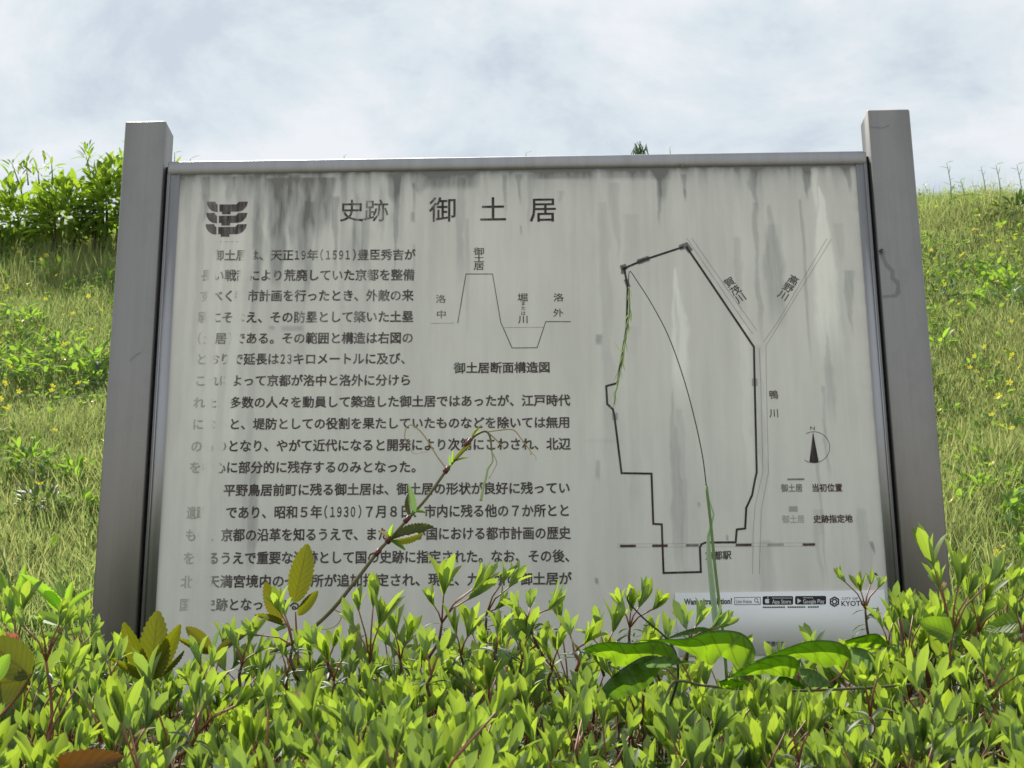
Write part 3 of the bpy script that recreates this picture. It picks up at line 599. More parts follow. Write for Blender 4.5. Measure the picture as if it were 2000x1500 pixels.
T_big2 = leaf_t(1, 16, .5, -.12, 'heart', wave=1.4)
T_lance = leaf_t(1, 9, .3, .15, 'lance')
T_az = [leaf_t(.345, 6, f, b, 'azalea') for f, b in ((.45, .05), (.6, .18), (.3, .3), (.5, -.08))]
T_old = [leaf_t(.27, 6, f, b, 'azalea') for f, b in ((.5, .45), (.4, .7), (.6, .3))]
def w_px(w, Y): return w * Y / F
# ---- hedge -----------------------------------------------------------------
def hedge_z(X, Y):
    X = np.asarray(X, float); Y = np.asarray(Y, float); t = np.clip((Y - 1.25) / 1.15, 0, 1)
    r = .010 + .087 * t ** .85
    u = X / Y
    r = r + .036 * np.clip((u - .19) / .08, 0, 1) * t + .0 * np.clip((-.25 - u) / .06, 0, 1) * t - .010 * np.clip(1 - abs(u - .15) / .1, 0, 1) * t - .013 * np.clip(1 - abs(u + .185) / .07, 0, 1) * t
    back = np.clip((Y - 2.42) / .25, 0, 1) ** 2 * .22; frontd = np.clip((1.25 - Y) / .25, 0, 1) ** 2 * .4
    return EYE + Y * r + .014 * np.sin(X * 11 + Y * 7) + .010 * np.sin(X * 23 - Y * 17) - back - frontd
hedge = empty('azalea_hedge', (0, 1.8, .5), 'clipped azalea hedge with bright green new shoots along the foot of the sign', 'hedge')
shoots = []   # dict: paths [(pts, r0, r1, material)], leaves [(kind, variant, R, scale, pos)], score
def rv(a, b): return a + (b - a) * random.random()
def cone(axis, ang, az):
    axis = axis / np.linalg.norm(axis); a = np.cross(axis, [.31, .77, .12]); a /= np.linalg.norm(a); b = np.cross(axis, a)
    return math.cos(ang) * axis + math.sin(ang) * (math.cos(az) * a + math.sin(az) * b)
def whorl(sh, p, axis, size, n=None, spread=(5, 31)):
    n = n or random.choice((4, 5, 5, 6, 7)); a0 = rv(0, 6.28)
    for i in range(n):
        d = cone(axis, math.radians(rv(*spread)), a0 + i * 2.4); d = d + np.array([0, 0, .28]); d /= np.linalg.norm(d)
        Rm = frame_of(d, axis if abs(d @ axis / np.linalg.norm(axis)) < .995 else np.array([0, -1, 0]))
        sh['leaves'].append((sh['kind'], random.randrange(4), Rm, size * rv(.72, 1.12), p - axis / np.linalg.norm(axis) * rv(0, .006)))
    for i in range(2):
        d = cone(axis, math.radians(rv(2, 12)), rv(0, 6.28))
        sh['leaves'].append((sh['kind'], 0, frame_of(d, cone(axis, 1.5, rv(0, 6.28))), size * rv(.35, .55), p))
def rosette(sh, a, b, size, n):
    for i in range(n):
        t = rv(.45, 1); p = a + (b - a) * t; ax = (b - a) / (np.linalg.norm(b - a) + 1e-9)
        d = cone(ax, math.radians(rv(55, 95)), i * 2.4 + rv(-.3, .3)); d[2] += .1
        sh['leaves'].append(('old', random.randrange(3), frame_of(d, ax), size * rv(.6, 1.05), p))
def make_shoot(base, node, tips, size, sizes=None, hand=False, nold=6):
    base, node = np.asarray(base, float), np.asarray(node, float); sh = dict(paths=[], leaves=[], hand=hand, base=base, kind='fresh' if (hand or random.random() < .66) else 'mid')
    mid = (base + node) / 2 + np.array([rv(-.006, .006), rv(-.006, .006), 0])
    sh['paths'].append((smooth_path([base, mid, node], 3), .0023, .0016, 0))
    rosette(sh, base, node, .030, nold)
    for i, tp in enumerate(tips):
        tp = np.asarray(tp, float); d = tp - node; m = node + d * .5 + np.array([d[0] * -.12, d[1] * -.12, .06 * np.linalg.norm(d)])
        sh['paths'].append(([node, node + (m - node) * .95, tp], .0013, .0009, 1))
        whorl(sh, tp, (tp - m) + np.array([0, 0, .3 * np.linalg.norm(tp - m)]), (sizes[i] if sizes else size))
    shoots.append(sh)
def hand_shoot(Y, base, node, tips):
    B = at(*base, Y); N_ = at(*node, Y - .005); tt = []; ss = []
    for (x, y, l) in tips: tt.append(at(x, y, Y + rv(-.03, .02))); ss.append(l * Y / F * 1.05)
    make_shoot(B, N_, tt, .04, ss, hand=True, nold=8)
hand_shoot(1.90, (1852, 1320), (1860, 1240), [(1823, 1107, 88), (1872, 1143, 88), (1935, 1137, 80), (1893, 1160, 50), (1835, 1150, 60)])
hand_shoot(2.08, (1700, 1262), (1690, 1190), [(1650, 1136, 38), (1680, 1150, 38), (1717, 1146, 34), (1700, 1142, 34)])
hand_shoot(1.95, (1768, 1340), (1775, 1287), [(1758, 1207, 52), (1784, 1200, 50), (1800, 1215, 50)])
hand_shoot(1.80, (2005, 1320), (1997, 1238), [(1985, 1200, 64), (2020, 1170, 60)])
hand_shoot(2.05, (724, 1350), (722, 1297), [(690, 1222, 62), (729, 1180, 62), (741, 1220, 78), (700, 1190, 50)])
hand_shoot(2.15, (833, 1290), (863, 1217), [(867, 1158, 82), (918, 1168, 66), (934, 1143, 66), (846, 1180, 42), (925, 1150, 60)])
hand_shoot(2.18, (948, 1275), (950, 1200), [(997, 1145, 70), (983, 1135, 46), (968, 1190, 48)])
hand_shoot(2.10, (1062, 1285), (1033, 1212), [(1012, 1190, 42), (1034, 1186, 42), (1072, 1190, 62)])
hand_shoot(2.05, (1246, 1285), (1230, 1226), [(1232, 1192, 58), (1249, 1184, 58), (1278, 1188, 44), (1214, 1186, 40)])
hand_shoot(1.72, (86, 1490), (90, 1292), [(47, 1222, 48), (80, 1222, 30), (116, 1218, 52), (127, 1222, 46)])
hand_shoot(1.62, (190, 1490), (195, 1450), [(186, 1358, 62), (168, 1368, 50), (211, 1372, 62)])
hand_shoot(1.60, (345, 1480), (382, 1437), [(382, 1372, 68), (402, 1366, 70), (486, 1366, 62), (462, 1378, 58)])
hand_shoot(1.95, (575, 1310), (572, 1262), [(546, 1192, 60), (556, 1200, 50), (500, 1240, 46)])
hand_shoot(1.95, (968, 1290), (970, 1262), [(971, 1238, 56), (950, 1255, 46)])
hand_shoot(1.85, (1125, 1310), (1122, 1276), [(1112, 1236, 50), (1144, 1256, 58)])
hand_shoot(1.95, (1340, 1290), (1348, 1250), [(1340, 1226, 58), (1360, 1222, 62), (1392, 1226, 56), (1405, 1226, 44)])
hand_shoot(1.95, (640, 1330), (640, 1300), [(618, 1264, 56), (652, 1262, 50)])
hand_shoot(1.55, (700, 1500), (705, 1470), [(690, 1400, 64), (668, 1410, 60), (720, 1405, 50)])
hand_shoot(1.50, (880, 1530), (885, 1500), [(893, 1440, 82), (915, 1445, 78), (868, 1450, 60)])
hand_shoot(1.50, (1560, 1530), (1560, 1490), [(1545, 1420, 80), (1580, 1430, 70)])
hand_shoot(1.55, (1800, 1460), (1805, 1420), [(1795, 1345, 76), (1825, 1340, 70), (1770, 1360, 60)])
hand_shoot(1.55, (1700, 1440), (1700, 1400), [(1715, 1320, 64), (1690, 1340, 60)])
hand_shoot(1.60, (1130, 1530), (1125, 1490), [(1108, 1420, 70), (1140, 1425, 66)])
hand_shoot(1.70, (1930, 1420), (1935, 1370), [(1920, 1305, 66), (1960, 1300, 62), (1985, 1320, 60)])
for (bx, by, nx_, ny_, Yh, tips_) in [(1905, 1300, 1912, 1235, 2.0, [(1900, 1180, 56), (1925, 1175, 60), (1950, 1190, 50)]), (1960, 1290, 1965, 1220, 2.1, [(1950, 1160, 60), (1975, 1150, 62), (1998, 1165, 50)]), (1820, 1310, 1824, 1265, 2.1, [(1812, 1215, 52), (1838, 1205, 60)]), (1730, 1300, 1735, 1262, 2.0, [(1722, 1222, 46), (1745, 1215, 52)]),
                              (150, 1330, 152, 1280, 2.0, [(138, 1225, 56), (160, 1220, 60), (178, 1240, 46)]), (30, 1330, 34, 1270, 2.1, [(22, 1200, 60), (44, 1190, 62), (5, 1215, 50)]), (215, 1360, 218, 1325, 1.9, [(205, 1285, 54), (230, 1290, 50)]), (470, 1340, 472, 1300, 2.0, [(460, 1262, 56), (485, 1255, 56), (500, 1275, 44)]), (400, 1370, 400, 1335, 1.9, [(390, 1295, 56), (412, 1300, 50)]),
                              (780, 1330, 782, 1290, 2.1, [(772, 1240, 62), (795, 1250, 56), (760, 1258, 50)]), (900, 1320, 900, 1280, 2.1, [(890, 1235, 56), (915, 1240, 56)]), (1180, 1320, 1182, 1280, 2.05, [(1172, 1235, 56), (1198, 1232, 60), (1160, 1250, 40)]), (1290, 1330, 1290, 1290, 2.1, [(1280, 1250, 50), (1302, 1245, 50)]), (1020, 1330, 1020, 1290, 2.1, [(1008, 1250, 56), (1030, 1245, 60), (1045, 1262, 40)]), (1075, 1350, 1078, 1310, 2.0, [(1068, 1270, 56), (1090, 1268, 52)]),
                              (840, 1360, 842, 1320, 1.9, [(832, 1275, 60), (856, 1282, 52)]), (650, 1370, 652, 1330, 1.9, [(640, 1290, 60), (668, 1288, 56)]), (560, 1350, 560, 1320, 2.0, [(550, 1275, 50), (575, 1280, 50)])]: hand_shoot(Yh, (bx, by), (nx_, ny_), tips_)
for k in range(1800):
    X = rv(-1.75, 1.75); Y = rv(1.08, 2.62)
    if k < 1250: X = rv(-.40, .36) * Y
    dn = float(fbm(np.array([X * 5 + 40]), np.array([Y * 5 + 3]), 91)[0])
    if dn < rv(.34, .50) : continue
    z = float(hedge_z(X, Y)) + (dn - .5) * .07; h = rv(.022, .068) * (1.25 if Y > 1.9 else 1) * (1.6 if random.random() < .14 else 1)
    lean = np.array([rv(-.35, .35), rv(-.35, .35) - (.5 if Y < 1.22 else 0), 1.]); lean /= np.linalg.norm(lean)
    node = np.array([X, Y, z]) + lean * rv(-.045, .0); base = node - lean * rv(.05, .09)
    px, py = px_of(node)
    tp_ = py - 110 * 2 / Y
    if any(x0 - 25 < px < x1 + 25 and tp_ < y1 and Y < yy and random.random() < .93 for x0, x1, y1, yy in ((222, 366, 1300, 2.02), (350, 487, 1262, 2.12), (505, 620, 1225, 2.16), (1140, 1345, 1352, 1.88), (1345, 1665, 1318, 1.88), (1665, 1720, 1290, 1.88), (-60, 62, 1370, 1.72), (85, 228, 1490, 1.42))): continue
    if 1180 < px < 1640 and 1290 < py < 1420 and random.random() < .35: continue      # dark opening under the broad-leaved vine
    if 1330 < px < 1500 and 1380 < py < 1470 and random.random() < .6: continue
    nt_ = random.choice((1, 2, 2, 3)); a0 = rv(0, 6.28)
    tips = [node + cone(lean, math.radians(rv(12, 38)), a0 + 2.1 * i) * h * rv(.7, 1.1) for i in range(nt_)]
    make_shoot(base, node, tips, rv(.025, .046) * (1.15 if Y > 1.8 else 1), nold=6)
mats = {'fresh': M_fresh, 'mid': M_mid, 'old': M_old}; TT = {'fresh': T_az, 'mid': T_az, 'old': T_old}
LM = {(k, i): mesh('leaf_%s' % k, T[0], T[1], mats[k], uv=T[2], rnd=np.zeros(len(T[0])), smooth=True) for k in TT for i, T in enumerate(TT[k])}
def sc_(s):
    px, py = px_of(s['base']); inside = -20 < px < 2020 and py < 1560
    return (1 if s['hand'] else 0) * 10 + (1 if inside else -5) + (2.2 - s['base'][1])
order = sorted(shoots, key=sc_, reverse=True); nleaf = 0; rest = {}; twP = {0: [], 1: []}
for s in order:
    fl = s['leaves']
    if nleaf + len(fl) <= 400 and sc_(s) > 0:
        v, f_ = join([tube(p, a, b, 5) for p, a, b, c in s['paths']])
        so_ = bpy.data.objects.new('shoot', None); base = Vector(s['base'].tolist())
        me = mesh('shoot', np.array(v) - s['base'], f_, M_redstem, smooth=True); so_ = bpy.data.objects.new('shoot', me); C.objects.link(so_); so_.parent = hedge; so_.location = base - hedge.location
        for k, i, Rm, sc, pos in fl:
            o = bpy.data.objects.new('leaf', LM[(k, i)]); C.objects.link(o); o.parent = so_
            m4 = Matrix((Rm * sc).tolist()).to_4x4(); m4.translation = Vector((pos - s['base']).tolist()); o.matrix_basis = m4
        nleaf += len(fl)
    else:
        for k, i, Rm, sc, pos in fl: rest.setdefault((k, i), []).append((Rm, sc, pos))
        for p, a, b, c in s['paths']: twP[c].append(tube(p, a, b, 4))
for kind in ('fresh', 'mid', 'old'):
    ms = []
    for (k, i), l in rest.items():
        if k == kind: ms.append(merge(TT[k][i], np.array([a[0] for a in l]), np.array([a[1] for a in l]), np.array([a[2] for a in l])))
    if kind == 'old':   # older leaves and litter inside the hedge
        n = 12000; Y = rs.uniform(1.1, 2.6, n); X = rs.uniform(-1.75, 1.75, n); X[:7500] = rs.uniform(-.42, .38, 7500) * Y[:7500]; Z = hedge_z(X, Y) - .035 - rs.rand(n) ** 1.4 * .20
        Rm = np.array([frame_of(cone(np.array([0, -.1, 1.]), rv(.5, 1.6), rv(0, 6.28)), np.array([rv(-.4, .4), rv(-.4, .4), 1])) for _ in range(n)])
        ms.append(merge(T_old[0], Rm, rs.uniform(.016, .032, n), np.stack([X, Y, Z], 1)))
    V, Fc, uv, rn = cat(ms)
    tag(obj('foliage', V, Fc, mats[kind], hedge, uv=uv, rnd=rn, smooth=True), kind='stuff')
n = 1500; Y = rs.uniform(1.15, 2.55, n); X = rs.uniform(-.42, .38, n) * Y; Z = hedge_z(X, Y) + rs.uniform(-.07, .012, n)
Rm = np.array([frame_of(cone(np.array([0, -.1, 1.]), rv(.4, 1.7), rv(0, 6.28)), np.array([rv(-.6, .6), -.5, 1])) for _ in range(n)])
V, Fc, uv, rn = merge(leaf_t(.3, 5, .8, .5, 'lance', curl=1), Rm, rs.uniform(.012, .028, n), np.stack([X, Y, Z], 1)); tag(obj('dry_foliage', V, Fc, M_dry, hedge, uv=uv, rnd=rn, smooth=True), kind='stuff')
for c, nm, m_ in ((0, 'twigs', M_twig), (1, 'twigs', M_redstem)):
    if twP[c]:
        v, f_ = join(twP[c]); tag(obj('twig', v, f_, m_, hedge), kind='stuff')
tw = []
for k in range(700):
    X = rv(-1.7, 1.7) if k % 3 == 0 else None; Y = rv(1.15, 2.55); X = rv(-.4, .37) * Y if X is None else X
    z = float(hedge_z(X, Y)) - .05; p0 = np.array([X + rv(-.08, .08), Y + rv(-.08, .08), z - rv(.1, .3)]); p1 = np.array([X, Y, z + rv(-.03, .02)])
    tw.append(tube([p0, (p0 + p1) / 2 + np.array([rv(-.02, .02), rv(-.02, .02), 0]), p1], .0028, .0014, 4))
for k in range(60):
    X = rv(-1.6, 1.6); Y = rv(1.3, 2.5); b = np.array([X, Y, float(ter(X, Y)) - .02])
    tw.append(tube(smooth_path([b, b + [rv(-.1, .1), rv(-.1, .1), .25], b + [rv(-.25, .25), rv(-.2, .2), .5]], 3), .012, .004, 5))
v, f_ = join(tw); tag(obj('branch', v, f_, M_bark, hedge), kind='stuff')
# ---- serrated creeper leaning across the sign --------------------------------
def path_px(pts, Y, dy=0): return smooth_path([at(x, y, Y + (dy * i / len(pts))) for i, (x, y) in enumerate(pts)], 5)
def sprig(name, Y, label, catg, stems, leaves, mstem=M_vinestem, base=None, group=None):
    b = base if base is not None else at(*stems[0][0][0], Y); root = empty(name, b, label, catg, group)
    for pts, r0, r1, m_, nm in stems:
        v, f_ = tube(path_px(pts, Y), w_px(r0, Y), w_px(r1, Y), 6); obj(nm, v, f_, m_ or mstem, root, smooth=True)
    for (b_, t_, w, T, m_, *k) in leaves:
        dy0, dy1 = (k[0] if k else (0, -.02)); leaf_obj('leaf', T, at(*b_, Y + dy0), at(*t_, Y + dy1), w_px(w, Y), m_, root, **(k[1] if len(k) > 1 else {}))
    return root
Yc = 2.30
cre = sprig('creeper', Yc, 'long brown vine stem with curling tendrils leaning across the sign text', 'vine', [
    ([(500, 1340), (525, 1280), (580, 1250), (612, 1225), (652, 1187), (700, 1127), (740, 1075), (762, 1052), (797, 1013), (833, 973), (873, 917), (917, 862), (934, 847), (950, 843), (958, 857), (960, 880)], 4.8, 2.0, None, 'stem'),
    ([(960, 878), (962, 900), (953, 915), (950, 930), (945, 947), (942, 962), (939, 978)], 1.6, 3.0, M_seed, 'bud_spike'),
    ([(873, 917), (853, 890), (830, 853), (813, 835), (800, 830), (792, 840), (791, 857), (798, 868)], 1.6, .9, M_tendril, 'tendril'),
    ([(798, 868), (806, 884), (815, 886), (826, 883), (836, 884)], .7, .4, M_tendril, 'tendril'),
    ([(948, 844), (977, 840), (1003, 840), (1020, 860), (1037, 883), (1035, 888)], 1.5, 1.0, M_tendril, 'tendril'),
    ([(952, 844), (966, 856), (980, 870), (984, 876)], 1.9, 1.0, M_tendril, 'tendril'),
    ([(961, 882), (970, 902), (966, 915), (955, 935)], 1.0, .6, M_tendril, 'tendril'),
    ([(1037, 883), (1046, 892), (1047, 900)], .6, .4, M_tendril, 'tendril'),
    ([(652, 1190), (667, 1200), (660, 1218), (640, 1228), (612, 1228)], 1.3, .8, M_tendril, 'tendril'),
    ([(755, 1060), (766, 1048)], 6, 6.5, M_node, 'joint'), ([(790, 1020), (800, 1009)], 5.4, 5, M_node, 'joint'), ([(868, 923), (876, 913)], 5.6, 5, M_node, 'joint'), ([(908, 872), (920, 857)], 4.5, 4.5, M_node, 'joint'), ([(733, 1085), (742, 1073)], 5.2, 5.4, M_node, 'joint')],
    [((764, 1052), (846, 1028), 42, T_serr, M_serr, (0, -.03), dict(roll=-15)), ((766, 1054), (828, 1044), 28, T_serr2, M_serr, (0, .01), dict(roll=50)), ((806, 1008), (801, 947), 17, T_serr2, M_pale, (0, -.03), dict(roll=35)), ((804, 1010), (794, 958), 16, T_serr2, M_serr, (0, .02), dict(roll=-50)),
     ((762, 1054), (790, 1071), 13, T_serr2, M_weed), ((808, 1000), (833, 1000), 9, T_lance, M_weed), ((886, 903), (919, 866), 10, T_lance, M_serr), ((884, 905), (885, 878), 5, T_lance, M_weed), ((888, 902), (914, 892), 6, T_lance, M_weed), ((880, 912), (878, 888), 5, T_lance, M_weed), ((921, 856), (940, 828), 6, T_lance, M_serr), ((760, 1053), (743, 1036), 12, T_serr2, M_dry), ((762, 1052), (766, 1026), 12, T_serr2, M_lime), ((931, 846), (926, 836), 5, T_lance, M_weed)])
sprig('leafy_shoot', 2.16, 'upright shoot of dark toothed leaflets left of the leaning vine stem', 'plant', [([(583, 1300), (580, 1250), (577, 1195)], 2.6, 1.6, M_redstem, 'stem'), ([(578, 1235), (560, 1222), (548, 1210)], 1.5, 1.2, M_redstem, 'leaf_stalk')],
    [((575, 1178), (601, 1062), 56, T_serr, M_serr, (0, -.01), dict(roll=20)), ((548, 1214), (518, 1137), 38, T_serr, M_serr, (0, -.02), dict(roll=-20)), ((582, 1202), (621, 1154), 26, T_serr, M_serr, (0, -.01), dict(roll=25)), ((556, 1222), (500, 1198), 18, T_serr2, M_serr, (0, -.03)), ((560, 1225), (535, 1232), 12, T_serr2, M_weed)])
sprig('leafy_shoot', 2.02, 'broad cluster of five toothed dark green leaflets before the left post', 'plant', [([(291, 1400), (293, 1345), (294, 1325)], 2.6, 2.2, M_redstem, 'stem')],
    [((294, 1332), (308, 1192), 66, T_serr, M_serr, (0, -.01), dict(roll=10)), ((292, 1328), (240, 1216), 46, T_serr, M_serr, (0, -.03), dict(roll=-25)), ((297, 1328), (352, 1220), 40, T_serr, M_serr, (0, -.03), dict(roll=30)), ((289, 1325), (222, 1290), 22, T_serr2, M_serr, (0, -.05), dict(roll=-40)), ((300, 1326), (366, 1270), 15, T_serr2, M_serr, (0, .03), dict(roll=50))])
sprig('leafy_shoot', 2.12, 'small spread pair of toothed leaflets at the bottom left of the sign face', 'plant', [([(417, 1330), (416, 1285), (413, 1270)], 2.6, 2.0, M_redstem, 'stem')],
    [((412, 1274), (364, 1224), 38, T_serr, M_serr, (0, -.02), dict(roll=10)), ((410, 1276), (350, 1248), 18, T_serr2, M_serr, (0, -.04), dict(roll=-30)), ((421, 1278), (487, 1232), 30, T_serr, M_serr, (0, -.01), dict(roll=-15)), ((419, 1272), (426, 1230), 12, T_serr2, M_pale, (0, -.03))])
sprig('lobed_leaf_plant', 1.72, 'large dark leaf cut off by the left edge above the hedge', 'plant', [([(0, 1400), (30, 1365), (62, 1318)], 3, 2.2, M_redstem, 'leaf_stalk')],
    [((62, 1322), (-30, 1248), 95, T_serr, M_serr, (0, -.02), dict(roll=10)), ((58, 1326), (-40, 1340), 100, T_serr, M_serr, (0, .01), dict(roll=-20)), ((-10, 1330), (18, 1278), 40, T_serr, M_lime, (-.04, -.05))])
sprig('brown_leaf_plant', 1.38, 'reddish brown toothed leaf at the bottom left corner', 'plant', [([(60, 1560), (70, 1525)], 4, 3, M_redstem, 'leaf_stalk')],
    [((72, 1522), (238, 1478), 76, T_serr, M_brownleaf, (0, -.03), dict(roll=15)), ((74, 1524), (190, 1530), 70, T_serr, M_brownleaf, (0, .02), dict(roll=-15))])
sprig('nettle', 2.48, 'lime green plant with pointed toothed leaves left of the left post', 'plant', [([(132, 1330), (130, 1250), (128, 1170)], 3, 2, M_greenstem, 'stem'), ([(30, 1300), (28, 1200), (12, 1110), (0, 1070)], 2.6, 1.6, M_greenstem, 'stem')],
    [((128, 1200), (44, 1121), 34, T_serr, M_lime, (0, -.08), dict(roll=20)), ((126, 1196), (86, 1150), 30, T_serr, M_lime, (0, -.04), dict(roll=-20)), ((129, 1186), (113, 1134), 20, T_serr, M_lime, (0, .03)), ((131, 1186), (141, 1136), 18, T_serr, M_lime, (0, -.02)), ((132, 1190), (182, 1150), 20, T_serr, M_lime, (0, -.03)), ((132, 1200), (180, 1180), 16, T_serr2, M_pale, (0, .04)), ((131, 1215), (182, 1200), 22, T_serr, M_lime, (0, -.05)), ((128, 1222), (64, 1198), 30, T_serr, M_lime, (0, .05)), ((130, 1240), (178, 1228), 22, T_serr, M_lime, (0, .02)), ((128, 1250), (80, 1240), 24, T_serr, M_weed, (0, -.04)),
     ((27, 1190), (50, 1104), 20, T_serr2, M_lime, (0, -.03), dict(roll=30)), ((28, 1200), (0, 1116), 22, T_serr, M_lime, (0, .03)), ((28, 1210), (36, 1140), 22, T_serr, M_lime), ((28, 1230), (-10, 1190), 26, T_serr, M_lime, (0, -.05))])
# ---- broad-leaved vine ---------------------------------------------------------
sprig('broad_leaved_vine', 1.86, 'creeping vine with large smooth bright green leaves below the notice sheet', 'vine', [
    ([(1368, 1338), (1440, 1345), (1560, 1349), (1680, 1344), (1790, 1336)], 3.0, 2.6, M_vinestem, 'stem'), ([(1368, 1338), (1330, 1330), (1310, 1340), (1290, 1400)], 3, 3, M_vinestem, 'stem'),
    ([(1470, 1346), (1462, 1322), (1458, 1304)], 2.2, 1.8, M_redstem, 'leaf_stalk'), ([(1585, 1348), (1565, 1325), (1556, 1318)], 2.2, 1.8, M_redstem, 'leaf_stalk'), ([(1590, 1349), (1640, 1320), (1655, 1290)], 2.2, 1.8, M_redstem, 'leaf_stalk'), ([(1352, 1338), (1340, 1310), (1325, 1285)], 2, 1.8, M_redstem, 'leaf_stalk'), ([(1330, 1332), (1315, 1320), (1302, 1306)], 2, 1.8, M_redstem, 'leaf_stalk')],
    [((1860, 1240), (1790, 1215), 60, T_big2, M_big, (.03, .03)), ((1990, 1215), (1920, 1225), 50, T_big, M_big, (0, .03))])
def drape(root, top, low, Y, m_, d0=.014, back=.012, drop=5):
    """a soft leaf hanging over its midrib: near half hangs towards us, far half slopes away behind"""
    q = lambda pts: smooth_path([np.array([1100 + x / 3.03, 1120 + y / 3.03, 0]) for x, y in pts], 3)
    a, b = q(top), q(low); n = 26; ra = [a[int(round(i * (len(a) - 1) / n))] for i in range(n + 1)]; rb = [b[int(round(i * (len(b) - 1) / n))] for i in range(n + 1)]
    V, uv = [], []; rows = 6
    for i in range(n + 1):
        e_ = math.sin(math.pi * min(1, max(0, i / n))) ** .6
        for k in range(rows + 1):
            t = k / rows; x = ra[i][0] + (rb[i][0] - ra[i][0]) * t; y = ra[i][1] + (rb[i][1] - ra[i][1]) * t
            V.append(at(x, y, Y + d0 * e_ * math.sin(t * 1.5) + .0016 * math.sin(i * .9 + t * 2) * t)); uv.append((.5 + .5 * t, i / n))
        for k in range(1, 4):
            t = k / 3; V.append(at(ra[i][0] + 2 * t, ra[i][1] + drop * t * t, Y + .004 + back * e_ * t)); uv.append((.5 - .5 * t, i / n))
    c = rows + 4; Fc = []
    for i in range(n):
        for k in range(rows): p = i * c + k; Fc.append((p, p + 1, p + c + 1, p + c))
        o_ = i * c; Fc.append((o_, o_ + c, o_ + c + rows + 1, o_ + rows + 1))
        for k in range(1, 3): p = o_ + rows + k; Fc.append((p, p + c, p + c + 1, p + 1))
    return obj('leaf', V, Fc, m_, root, uv=uv, rnd=[rv(0, 1)] * len(V), smooth=True)
bv = [o for o in C.objects if o.name == 'broad_leaved_vine'][0]
M_darkbig = leafmat('shaded_broad_leaf', [(.06, .12, .03), (.07, .13, .03)], trans=(.30, .45, .03), tf=.4, veins=7, rib=.5, rough=.5)  # broad leaf again, with its shade put into a darker colour
for a_ in [([(450, 395), (600, 388), (720, 385), (850, 345), (950, 335), (1050, 350), (1110, 400), (1140, 470)], [(450, 398), (620, 412), (740, 470), (810, 505), (880, 545), (940, 492), (1050, 560), (1125, 530)], 1.86, M_big),
           ([(115, 450), (200, 415), (300, 405), (400, 412), (480, 405), (560, 400), (640, 430), (675, 500)], [(115, 452), (200, 488), (270, 512), (320, 548), (420, 550), (500, 525), (590, 540), (668, 530)], 1.85, M_big),
           ([(1120, 525), (1250, 470), (1350, 430), (1450, 400), (1560, 395), (1640, 410), (1690, 450), (1705, 500)], [(1120, 528), (1300, 492), (1380, 498), (1470, 522), (1560, 558), (1620, 540), (1680, 572), (1702, 545)], 1.86, M_big),
           ([(970, 620), (1050, 570), (1150, 520), (1250, 485), (1350, 490), (1390, 520), (1400, 550)], [(970, 622), (1080, 604), (1180, 598), (1280, 608), (1340, 612), (1370, 602), (1396, 575)], 1.80, M_big),
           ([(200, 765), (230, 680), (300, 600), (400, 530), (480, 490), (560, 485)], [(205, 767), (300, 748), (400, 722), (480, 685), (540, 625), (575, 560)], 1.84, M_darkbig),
           ([(485, 530), (540, 500), (600, 490), (650, 505), (700, 518), (780, 520)], [(488, 540), (500, 556), (560, 557), (640, 547), (700, 532), (780, 523)], 1.79, M_pale),
           ([(1665, 400), (1740, 375), (1850, 355), (1900, 390), (1930, 430)], [(1665, 405), (1700, 430), (1780, 442), (1850, 432), (1925, 442)], 1.90, M_big),
           ([(1700, 440), (1740, 436), (1800, 455), (1830, 480), (1842, 510)], [(1700, 520), (1740, 562), (1790, 582), (1820, 575), (1840, 540)], 1.92, M_pale),
           ([(1390, 570), (1440, 562), (1500, 578), (1560, 630), (1582, 665)], [(1400, 600), (1430, 650), (1480, 672), (1530, 674), (1580, 669)], 1.83, M_pale),
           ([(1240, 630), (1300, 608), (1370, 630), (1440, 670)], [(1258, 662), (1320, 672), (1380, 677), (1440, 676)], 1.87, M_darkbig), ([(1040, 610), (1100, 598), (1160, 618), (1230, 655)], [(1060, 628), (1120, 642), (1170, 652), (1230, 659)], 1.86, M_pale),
           ([(920, 640), (980, 622), (1060, 640), (1112, 665)], [(925, 672), (980, 687), (1050, 682), (1112, 669)], 1.81, M_big), ([(600, 388), (700, 345), (800, 318), (860, 325), (900, 345)], [(600, 392), (700, 372), (800, 352), (860, 342), (898, 348)], 1.92, M_pale)]: drape(bv, *a_)
sprig('dead_twig', 1.90, 'thin black curved twig rising out of the hedge left of the notice sheet', 'twig', [([(1300, 1400), (1322, 1335), (1324, 1302), (1318, 1272), (1297, 1242), (1262, 1212), (1238, 1188), (1226, 1172), (1228, 1160)], 2.6, 1.4, M_black, 'stem'), ([(1228, 1164), (1232, 1152), (1233, 1148)], 3.0, 1.6, M_mud, 'bud'), ([(1270, 1218), (1262, 1222), (1256, 1220)], 1.2, .7, M_black, 'side_twig'), ([(1280, 1226), (1276, 1236), (1268, 1238)], 1.2, .7, M_black, 'side_twig')], [])
